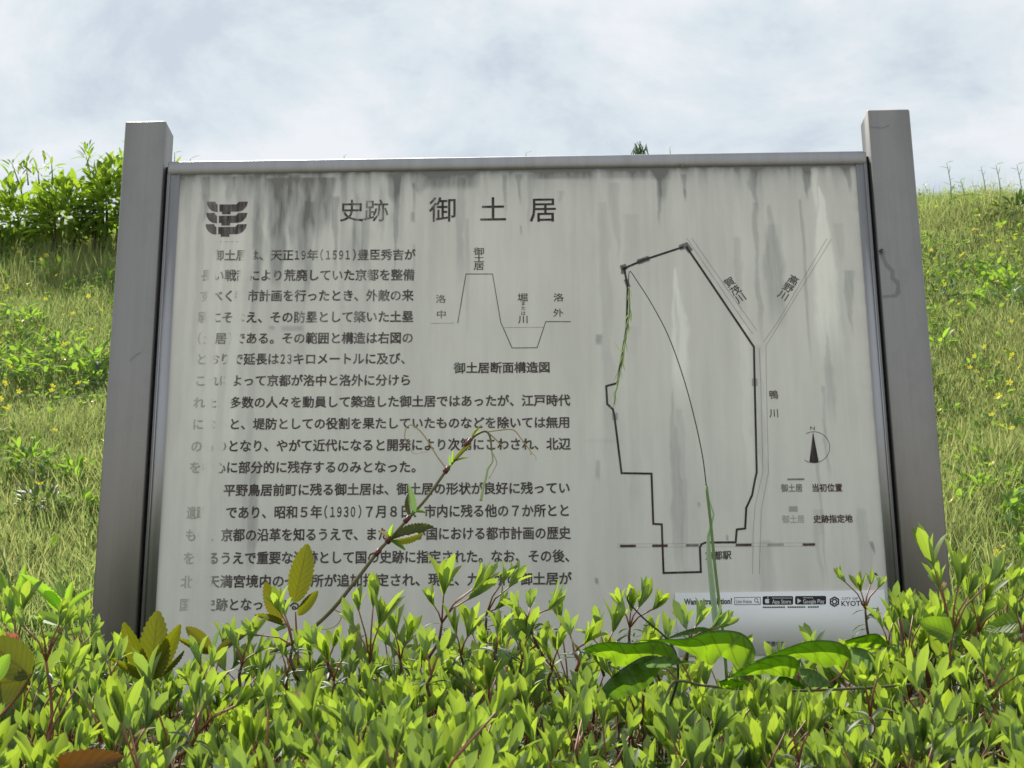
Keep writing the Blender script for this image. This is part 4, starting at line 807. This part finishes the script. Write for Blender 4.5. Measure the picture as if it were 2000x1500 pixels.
# ---- nodding grass stalk ------------------------------------------------------
g_ = empty('grass_stalk', at(1412, 1240, 2.05), 'tall thin arching grass stalk with a drooping seed head before the map', 'grass stalk')
v, f_ = tube(path_px([(1420, 1330), (1412, 1235), (1398, 1120), (1388, 1020), (1380, 950)], 2.05), w_px(3.2, 2.05), w_px(3.0, 2.05), 7); obj('stem', v, f_, M_greenstem, g_, smooth=True)
v, f_ = tube(path_px([(1380, 952), (1372, 890), (1356, 815), (1334, 735), (1305, 655), (1272, 592), (1245, 550), (1231, 530), (1228, 540), (1228, 562)], 2.05), w_px(1.3, 2.05), w_px(.9, 2.05), 5); obj('arching_stem', v, f_, plain('dark_green_stem', (.03, .06, .02), .5), g_, smooth=True)
hd = path_px([(1228, 560), (1230, 600), (1224, 650), (1218, 690), (1211, 730), (1203, 765), (1198, 795)], 2.05)
parts = [tube(hd, w_px(1.2, 2.05), w_px(.5, 2.05), 4)]
hd_o = obj('seed_head', *parts[0], M_greenstem, g_)
T_hsk = leaf_t(.26, 4, .6, .1, 'lance')
for i in range(74):
    t = (i / 74) ** .9; k = int(t * (len(hd) - 2)); p = hd[k]; d = hd[k + 1] - hd[k]; d /= np.linalg.norm(d)
    L_ = rv(.010, .023) * (1 - .45 * t); d2 = cone(d, math.radians(rv(6, 26)), rv(0, 6.28))
    leaf_obj('seed_husk', T_hsk, p, p + d2 * L_, L_ * .36, M_seed, hd_o, face=(rv(-1, 1), -1, rv(-1, 1)))
for b_, t2, w in (((1214, 690), (1198, 664), 3), ((1212, 700), (1200, 676), 8), ((1218, 690), (1220, 664), 7), ((1212, 705), (1204, 735), 5), ((1206, 728), (1196, 750), 4)):
    leaf_obj('seed_husk', T_hsk, at(*b_, 2.045), at(*t2, 2.03), w_px(w, 2.05), M_seed, hd_o)
V, Fc = [], []
bl = [(1402, 1260, 10), (1396, 1200, 12), (1390, 1140, 11), (1385, 1090, 10), (1383, 1050, 7), (1390, 1020, 5), (1394, 1005, 4), (1388, 985, 3), (1386, 975, .5)]
for i, (x, y, w) in enumerate(bl):
    for s_ in (-1, 0, 1): V.append(at(x + s_ * w / 2, y, 2.06 - (.004 if s_ == 0 else 0) + .002 * i))
for i in range(len(bl) - 1):
    for k in (0, 1): a = i * 3 + k; Fc.append((a, a + 1, a + 4, a + 3))
obj('leaf_blade', V, Fc, plain('bluish_grass_blade', (.30, .42, .24), .5, var=.2), g_, uv=[(.5 + .5 * s_, i / 9) for i in range(len(bl)) for s_ in (-1, 0, 1)], smooth=True)
# ---- faded flower heads in the hedge --------------------------------------------
def petals(name, Y, c, r, n, label, m_):
    root = empty(name, at(c[0], c[1] + r * .8, Y), label, 'flower'); b = at(c[0], c[1] + r * .7, Y)
    for i in range(n):
        a = 2 * math.pi * i / n + rv(-.3, .3); d = np.array([math.cos(a) * .8, math.sin(a) * .5, rv(.5, 1.1)]); d *= w_px(r, Y) * 1.2 / np.linalg.norm(d)
        leaf_obj('petal', leaf_t(1, 5, .6, .5, 'round'), b, b + d, w_px(r * .9, Y), m_, root, face=(math.cos(a), math.sin(a), -.3))
    v, f_ = tube([b - [0, 0, .03], b], .001, .0012, 5); obj('stem', v, f_, M_greenstem, root)
petals('withered_flower', 1.95, (21, 1245), 19, 7, 'faded pink azalea flower at the left edge of the hedge', M_pink)
petals('flower_bud', 1.62, (1769, 1386), 13, 6, 'small dark red flower bud in the hedge below the right post', leafmat('red_petal', [(.16, .03, .03), (.22, .06, .05)], trans=(.25, .06, .05), tf=.3, rib=0))
petals('dry_flower', 1.95, (1842, 1142), 12, 5, 'dried cream flower between the tall shoots at the right post', M_dry)
petals('dry_flower', 1.55, (582, 1355), 14, 6, 'pale dried flower remnant in the middle left of the hedge', M_dry)
# ---- insects and small marks ---------------------------------------------------------
def bug(name, p, size, label, m_, ang=.6, ratio=.45):
    root = empty(name, p, label, 'insect'); V, Fc = [], []; n = 8
    ax = np.array([math.cos(ang), 0, math.sin(ang)]); rt = np.array([-math.sin(ang), 0, math.cos(ang)])
    body = [(-.5, .01), (-.42, .2), (-.2, .34), (.05, .3), (.15, .16), (.22, .26), (.36, .24), (.42, .1), (.48, .14), (.54, .02)]
    for t, r in body:
        for k in range(n):
            q = 2 * math.pi * k / n; V.append(np.asarray(p) + size * (ax * t + rt * r * ratio * math.cos(q) * 1.6 + np.array([0, -1, 0]) * (r * ratio * 1.3 * math.sin(q) + .18)))
    for i in range(len(body) - 1):
        for k in range(n): Fc.append((i * n + k, i * n + (k + 1) % n, (i + 1) * n + (k + 1) % n, (i + 1) * n + k))
    obj('body', V, Fc, m_, root, smooth=True)
    for s_ in (-1, 1):
        for t in (-.1, .08, .25):
            a = np.asarray(p) + size * (ax * t + rt * s_ * .1 - np.array([0, .12, 0])); b = a + size * (rt * s_ * .3 - np.array([0, .1, 0]) + ax * (t - .05)); c = b + size * (rt * s_ * .15 + np.array([0, .2, 0]))
            v, f_ = tube([a, b, c], size * .03, size * .015, 4); obj('leg', v, f_, m_, root)
bug('fly', at(1720, 490, 2.998), .011, 'small dark fly on the upper front of the right post', M_bug, .7)
bug('beetle', at(1332, 324, 3.002), .010, 'tiny brown beetle on the top rail of the sign frame', M_mud, -1.0)
bug('beetle', at(209, 1324, 1.60), .0085, 'small black beetle on a hedge shoot tip beside the left post', M_bug, -.9)
bug('beetle', at(1711, 1122, 2.06), .0055, 'tiny black beetle on the shoot before the bottom right corner of the sign', M_bug, -.9)
# ------------------------------------------------------------------ the grass bank
T_bl = (np.array([(-.5, 0, 0), (.5, 0, 0), (-.36, .55, .05), (.36, .55, .05), (0, 1, .22)]), [(0, 1, 3, 2), (2, 3, 4)], np.array([(0, 0), (1, 0), (0, .55), (1, .55), (.5, 1)]))
def blades(n, xr, yr, hr, wr, lean=.45, dens=None, view=False):
    X = rs.uniform(*xr, n); Y = yr[0] + (yr[1] - yr[0]) * rs.rand(n)
    if view: X = X * Y
    keep = fbm(X * 2.2 + 50, Y * 2.2 + 9, 31) + .25 * rs.rand(n) > (.36 if dens is None else dens)
    X, Y = X[keep], Y[keep]; n = len(X); Z = ter(X, Y) - .004
    d = np.stack([rs.normal(0, lean, n), rs.normal(-.12, lean, n), np.ones(n)], 1); d /= np.linalg.norm(d, axis=1)[:, None]
    az_ = rs.rand(n) * 6.28; nr = np.stack([np.cos(az_), np.sin(az_), np.zeros(n)], 1); s = np.cross(d, nr); s /= np.linalg.norm(s, axis=1)[:, None]; z = np.cross(s, d)
    hgt = rs.uniform(*hr, n) * (.6 + .9 * fbm(X * 3, Y * 3, 40)); wd = rs.uniform(*wr, n)
    V, Fc, uv = T_bl
    Pn = V[None, :, 0, None] * wd[:, None, None] * s[:, None, :] + V[None, :, 1, None] * hgt[:, None, None] * d[:, None, :] + V[None, :, 2, None] * hgt[:, None, None] * z[:, None, :] + np.stack([X, Y, Z], 1)[:, None, :]
    flat = np.array([i for f in Fc for i in f]); loops = (flat[None] + np.arange(n)[:, None] * 5).ravel(); sizes = np.tile([4, 3], n)
    base = fbm(X * 1.6 + 7, Y * 1.6, 61); rn = np.clip(base * 1.15 - .12 + rs.normal(0, .2, n), 0, .999)
    return Pn.reshape(-1, 3), (loops, sizes), np.tile(uv, (n, 1)), np.repeat(rn, 5)
ms = [blades(110000, (-4.5, 4.5), (3.2, 9.2), (.025, .08), (.002, .004)), blades(125000, (-.42, -.255), (3.4, 8.6), (.025, .075), (.0016, .0034), view=True), blades(125000, (.235, .36), (3.4, 8.6), (.025, .075), (.0016, .0034), view=True),
      blades(26000, (-.42, -.255), (3.3, 4.8), (.04, .12), (.0024, .005), .6, view=True), blades(26000, (.235, .36), (3.3, 4.8), (.04, .12), (.0024, .005), .6, view=True),
      blades(8000, (-4.5, 4.5), (7.0, 7.8), (.05, .15), (.002, .004), .35, dens=.2), blades(5000, (-.42, -.2), (6.5, 7.6), (.08, .20), (.002, .003), .25, view=True, dens=.3)]
# seed heads and dead bits among the blades
n = 16000; X = np.concatenate([rs.uniform(-.42, -.25, n // 3), rs.uniform(.23, .36, n // 3), rs.uniform(-.6, .6, n // 3)]); n = len(X); Y = rs.uniform(3.3, 8.4, n); X *= Y
Rm = np.array([frame_of(np.array([rv(-.5, .5), rv(-.5, .3), 1.]), np.array([rv(-1, 1), -1, rv(0, 1)])) for _ in range(n)])
ms.append(merge(leaf_t(.42, 3, .5, .1, 'lance'), Rm, rs.uniform(.007, .018, n), np.stack([X, Y, ter(X, Y) + rs.uniform(.015, .085, n)], 1), rnd=rs.uniform(.62, .999, n)))
V, Fc, uv, rn = cat(ms)
tag(obj('meadow_grass', V, Fc, M_grass, uv=uv, rnd=rn), 'uneven green and straw coloured grass covering the bank behind the sign', 'grass', kind='stuff')
# low broad-leaved ground cover
n = 15000; X = np.concatenate([rs.uniform(-.42, -.25, n // 3), rs.uniform(.23, .36, n // 3), rs.uniform(-.6, .6, n // 3)]); n = len(X); Y = rs.uniform(3.3, 8.0, n); X *= Y
k_ = fbm(X * 2 + 3, Y * 2, 77) + .2 * rs.rand(n) > .55; X, Y = X[k_], Y[k_]; n = len(X)
Rm = np.array([frame_of(cone(np.array([0, -.5, .7]), rv(.6, 1.5), rv(0, 6.28)), np.array([rv(-.5, .5), -.6 + rv(-.4, .4), 1.])) for _ in range(n)])
V, Fc, uv, rn = merge(leaf_t(.6, 4, .3, .2), Rm, rs.uniform(.018, .045, n), np.stack([X, Y, ter(X, Y) + rs.uniform(.01, .06, n)], 1))
KX = np.concatenate([rs.uniform(-.42, -.25, 6000), rs.uniform(.23, .36, 6000), rs.uniform(-.6, .6, 5000)]); KY = rs.uniform(3.3, 8.0, 17000); KX *= KY
k_ = fbm(KX * 1.7 + 23, KY * 1.7 + 5, 177) + .06 * rs.rand(17000) - .03 * (KY - 3.3) > .56; KX, KY = KX[k_], KY[k_]; n = len(KX)
Rm = np.array([frame_of(cone(np.array([0, -.3, .8]), rv(.3, 1.3), rv(0, 6.28)), np.array([rv(-.5, .5), -.5 + rv(-.4, .4), 1.])) for _ in range(n)])
m2 = merge(leaf_t(.4, 5, .4, .35), Rm, rs.uniform(.03, .06, n), np.stack([KX, KY, ter(KX, KY) + rs.uniform(.03, .11, n)], 1))
V, Fc, uv, rn = cat([(V, Fc, uv, rn), m2])
tag(obj('ground_cover', V, Fc, M_weed, uv=uv, rnd=rn), 'low broad leaves of clover and weeds between the grass blades', 'ground cover', kind='stuff')
T_w = leaf_t(.34, 6, .4, .35, 'ovate'); T_fern = leaf_t(.24, 6, .3, .4, 'lance')
def leafcloud(name, parent, centre, rad, n, size, T, m_, upb=.4, limit=0, stem=True):
    ms_ = []; c = np.asarray(centre, float); rad = np.asarray(rad, float); me = None
    cnt = 0; RR, SS, PP = [], [], []
    for i in range(n):
        v = rs.normal(0, 1, 3); v /= np.linalg.norm(v); r = rs.rand() ** .45; p = c + v * rad * r
        d = v + np.array([0, -.15, upb]) + rs.normal(0, .35, 3); Rf = frame_of(d, np.array([0, -.35, 1.]) + rs.normal(0, .3, 3)); s = rs.uniform(.65, 1.15) * size
        if cnt < limit and v[1] < .35:
            if me is None: me = mesh('leaf', T[0], T[1], m_, uv=T[2], rnd=np.zeros(len(T[0])), smooth=True)
            o = linkme('leaf', me, parent); m4 = Matrix((Rf * s).tolist()).to_4x4(); m4.translation = Vector(p.tolist()) - wloc(parent); o.matrix_basis = m4; cnt += 1
        else: RR.append(Rf); SS.append(s); PP.append(p)
    if RR:
        V, Fc, uv, rn = merge(T, np.array(RR), np.array(SS), np.array(PP)); tag(obj('foliage', V, Fc, m_, parent, uv=uv, rnd=rn, smooth=True), kind='stuff')
# shrubs on the crest at the left
def shrub(px, ptop, pbase, wpx, label, n=430, Y=None, m_=M_shrub, size=.075):
    b = hit(px, pbase) if Y is None else np.array([at(px, pbase, Y)[0], Y, float(ter(at(px, pbase, Y)[0], Y))])
    top = at(px, ptop, b[1]); h = top[2] - b[2]; w = wpx * b[1] / F
    root = empty('crest_shrub', b, label, 'shrub', 'shrubs on the crest left of the sign')
    c = b + np.array([0, 0, h * .56])
    for i in range(5):
        a = rv(0, 6.28); e = c + np.array([math.cos(a) * w * .4, math.sin(a) * w * .3, rv(-.02, h * .25)])
        v, f_ = tube(smooth_path([b + [math.cos(a) * .03, math.sin(a) * .03, -.02], (b + e) / 2 + np.array([rv(-.04, .04), 0, 0]), e], 3), .007, .003, 5); obj('stem', v, f_, M_bark, root, smooth=True)
    leafcloud('leaf', root, c, (w * .56, w * .42, h * .42), n, size, leaf_t(.42, 6, .4, .3, 'ovate'), m_, .5, 110)
    # upright tips
    for i in range(4):
        x = c + np.array([rv(-.42, .42) * w, rv(-.2, .1), h * .28]); e = x + np.array([rv(-.05, .05), 0, rv(.05, .11)])
        v, f_ = tube([x, e], .004, .002, 4); obj('stem', v, f_, M_greenstem, root)
        leafcloud('leaf', root, e, (.035, .03, .05), 9, .06, T_fern, M_lime if i % 2 else m_, 1.2, 9)
shrub(28, 365, 500, 150, 'leafy green shrub on the crest at the left edge of the photo')
shrub(120, 352, 505, 130, 'middle shrub of the crest with reddish young tips between two taller ones')
shrub(205, 318, 500, 110, 'tallest crest shrub right beside the left post')
shrub(-70, 350, 505, 150, 'crest shrub just past the left edge of the photo', 150)
shrub(300, 345, 500, 130, 'crest shrub hidden behind the left post with a tip showing over the frame', 150)
# sprigs that show over the sign or the crest
def crest_sprig(px, ptop, Y, label, n=7, size=.05, m_=M_weed, lean=0, hgt=None):
    X = at(px, ptop, Y)[0]; b = np.array([X, Y, float(ter(X, Y))]); top = at(px + lean, ptop, Y)
    root = empty('sprig', b, label, 'plant', 'sprigs along the crest')
    pth = smooth_path([b, (b + top) / 2 + np.array([.01, 0, 0]), top], 4); v, f_ = tube(pth, .0035, .0018, 4); obj('stem', v, f_, M_greenstem, root)
    for i in range(n):
        k = len(pth) - 1 - i * max(1, len(pth) // (n + 2)); k = max(2, k); p = pth[k]; a = i * 2.4
        d = np.array([math.cos(a), math.sin(a) * .5, .5 + .2 * rv(-1, 1)]); d /= np.linalg.norm(d)
        leaf_obj('leaf', T_fern, p, p + d * size * rv(.7, 1.1), size * .3, m_, root)
crest_sprig(341, 298, 7.3, 'small sprig tip rising just right of the left post top', 6)
crest_sprig(372, 310, 7.3, 'low sprig tips over the left end of the top rail', 5)
crest_sprig(672, 304, 7.4, 'single pointed leaf tip over the top rail above the title', 3, .03)
crest_sprig(1027, 299, 7.4, 'tiny leaf tip over the middle of the top rail', 3, .035)
crest_sprig(1849, 318, 7.4, 'feathery sprig standing on the crest just right of the right post', 9, .045)
crest_sprig(1916, 326, 7.4, 'thin bare sprig between two leafy ones on the right crest', 4, .03)
crest_sprig(1945, 322, 7.4, 'leafy sprig on the crest near the right edge', 9, .05)
crest_sprig(1986, 322, 7.35, 'rightmost sprig on the crest at the photo edge', 8, .05)
crest_sprig(1876, 352, 7.4, 'short leafy sprig low on the right crest', 6, .05, M_lime)
crest_sprig(1308, 288, 7.5, 'thin hooked sprig over the top rail right of the leafy tuft', 3, .025)
b = np.array([at(1250, 300, 7.5)[0], 7.5, float(ter(at(1250, 300, 7.5)[0], 7.5))])
tuft = empty('drooping_plant', b, 'dark drooping leafy tuft peeping over the top rail above the map', 'plant')
v, f_ = tube(smooth_path([b, b + [0, 0, .15], at(1250, 276, 7.5)], 4), .006, .003, 5); obj('stem', v, f_, M_bark, tuft)
for i in range(44):
    p = at(1250 + rv(-13, 14), 275 + rv(0, 18), 7.5 + rv(-.04, .04)); a = rv(0, 6.28); d = np.array([math.cos(a) * .5, math.sin(a) * .3, -1]) * rv(.04, .075)
    leaf_obj('leaf', T_fern, p, p + d, .02, M_old, tuft)
# runner over the right crest
rn_ = empty('trailing_runner', hit(1985, 440), 'pale green trailing runner with small leaves across the right crest', 'vine')
pts_ = [(1840, 412), (1862, 398), (1880, 394), (1905, 392), (1930, 395), (1965, 401), (2010, 400)]
def onb(x, y, l=.09):
    h_ = hit(x, max(y + 6, 396)); return h_ + np.array([0, -.02, l * .5])
v, f_ = tube(smooth_path([onb(*q_) for q_ in pts_], 4), .0032, .0028, 5); obj('stem', v, f_, plain('pale_runner', (.34, .36, .12), .5), rn_, smooth=True)
v, f_ = tube(smooth_path([onb(1880, 395), onb(1862, 382), onb(1850, 372)], 4), .003, .002, 5); obj('stem', v, f_, plain('pale_runner', (.34, .36, .12), .5), rn_, smooth=True)
for (x, y) in ((1852, 372), (1846, 366), (1880, 396), (1890, 394), (1898, 400), (1950, 408), (1985, 400), (1965, 398), (1875, 400), (1995, 420)):
    p = onb(x, y); leaf_obj('leaf', T_w, p, p + np.array([rv(-.05, .05), -.02, rv(-.01, .05)]), .03, M_lime, rn_)
# broad weeds scattered in the grass
def weed(px, py, r, n, label, m_=M_weed, T=T_w, size=.05, Y=None):
    b = hit(px, py)
    if b is None: return
    root = empty('weed', b, label, 'weed', 'broad-leaved weeds in the bank grass'); w = r * b[1] / F
    v, f_ = tube([b - [0, 0, .01], b + [0, -.01, w * .8]], .003, .002, 4); obj('stem', v, f_, M_greenstem, root)
    leafcloud('leaf', root, b + [0, -.02, w * .55], (w, w * .8, w * .6), n, size, T, m_, .3, 14)
for a_ in [(60, 940, 62, 90, 'wide patch of bright mugwort low on the left bank'), (150, 950, 40, 50, 'mugwort clump right of the wide patch beside the left post'), (80, 1010, 48, 60, 'dark clump of weed leaves near the lower left edge', M_old), (160, 1010, 34, 40, 'leafy weed just above the lime plant by the left post'),
           (120, 690, 34, 30, 'single weed in the middle of the left grass slope'), (190, 720, 24, 26, 'pale weed touching the left post halfway up'), (60, 640, 28, 26, 'small weed high on the left grass slope', M_lime), (195, 760, 30, 34, 'dark weed against the left post below the pale one', M_old), (210, 560, 26, 26, 'weed under the tallest crest shrub'), (110, 545, 30, 30, 'weed below the middle crest shrub', M_lime),
           (1985, 432, 42, 80, 'dark bushy weed near the top right edge', M_old), (1845, 600, 34, 46, 'dark fern-like weed beside the right post halfway up', M_old, T_fern), (1838, 688, 22, 20, 'light green weed beside the right post under the fern-like one', M_lime), (1898, 728, 24, 30, 'feathery green weed right of the light green one', M_weed, T_fern), (1975, 600, 26, 20, 'pale weed at the right photo edge', M_pale), (1920, 985, 46, 44, 'spreading weed low on the right bank', M_weed, T_fern), (1880, 1010, 30, 26, 'weed at the foot of the right post above the tall shoots'), (1980, 960, 30, 26, 'weed at the lower right photo edge')]: weed(*a_)
# yellow flowers
fl = [(156, 637), (146, 647), (128, 649), (177, 613), (39, 662), (80, 670), (95, 698), (12, 690), (6, 706), (128, 741), (24, 758), (106, 805), (42, 806), (13, 789), (6, 821), (169, 833), (188, 829), (13, 841), (25, 839), (24, 879), (94, 529), (84, 536), (181, 494), (91, 460), (35, 505), (28, 513), (120, 510), (143, 480), (60, 585), (200, 640), (70, 905),
      (1909, 448), (1900, 477), (1914, 490), (1906, 479), (1868, 509), (1880, 528), (1875, 531), (1817, 521), (1947, 502), (1963, 513), (1978, 495), (1982, 529), (1871, 631), (1973, 668), (1974, 733), (1971, 743), (1904, 769), (1969, 792), (1894, 824), (1934, 859), (1834, 848), (1934, 958), (1856, 1038), (1995, 652), (1827, 431), (1804, 386), (1909, 376), (1890, 505), (1823, 538), (1957, 1145), (1945, 1160), (1990, 380), (1960, 372)]
def flower_mesh():
    parts = []; V, Fc, ss = [], [], []
    for i in range(5):
        a = 2 * math.pi * i / 5; c, s = math.cos(a), math.sin(a); k = len(V)
        for x, y, z in ((0, .05, 0), (-.28, .55, .22), (-.2, .95, .35), (.2, .95, .35), (.28, .55, .22)): V.append((x * c - y * s, x * s + y * c, z))
        Fc.append(tuple(range(k, k + 5)))
    v, f = tube([(0, 0, -4.2), (.1, .05, -2), (0, 0, 0)], .07, .09, 4); k = len(V); V += [tuple(q_) for q_ in v]; nf = len(Fc); Fc += [tuple(i + k for i in q_) for q_ in f]
    me = mesh('yellow_flower', V, Fc, M_yellow, uv=[(.2, .5)] * len(V), rnd=[0] * len(V)); me.materials.append(M_greenstem)
    for p in me.polygons[nf:]: p.material_index = 1
    return me
fm = flower_mesh()
for i in range(46):
    if i % 2: fl.append((rv(0, 225), rv(480, 1000)))
    else: fl.append((rv(1800, 2000), rv(375, 900)))
for (x, y) in fl:
    h_ = hit(x, y + 14 if y < 1100 else y)
    if h_ is None: continue
    o = linkme('yellow_flower', fm); r = rv(.009, .0125); pz = h_ + np.array([0, -.05, .085])
    o.location = pz.tolist(); o.scale = (r, r, r); o.rotation_euler = (rv(.2, 1.0), rv(-.4, .4), rv(0, 6))
    left = x < 1000; tag(o, 'tiny yellow wildflower in the grass slope left of the sign' if left else 'tiny yellow wildflower in the grass slope right of the sign', 'flower', 'yellow flowers on the left slope' if left else 'yellow flowers on the right slope')
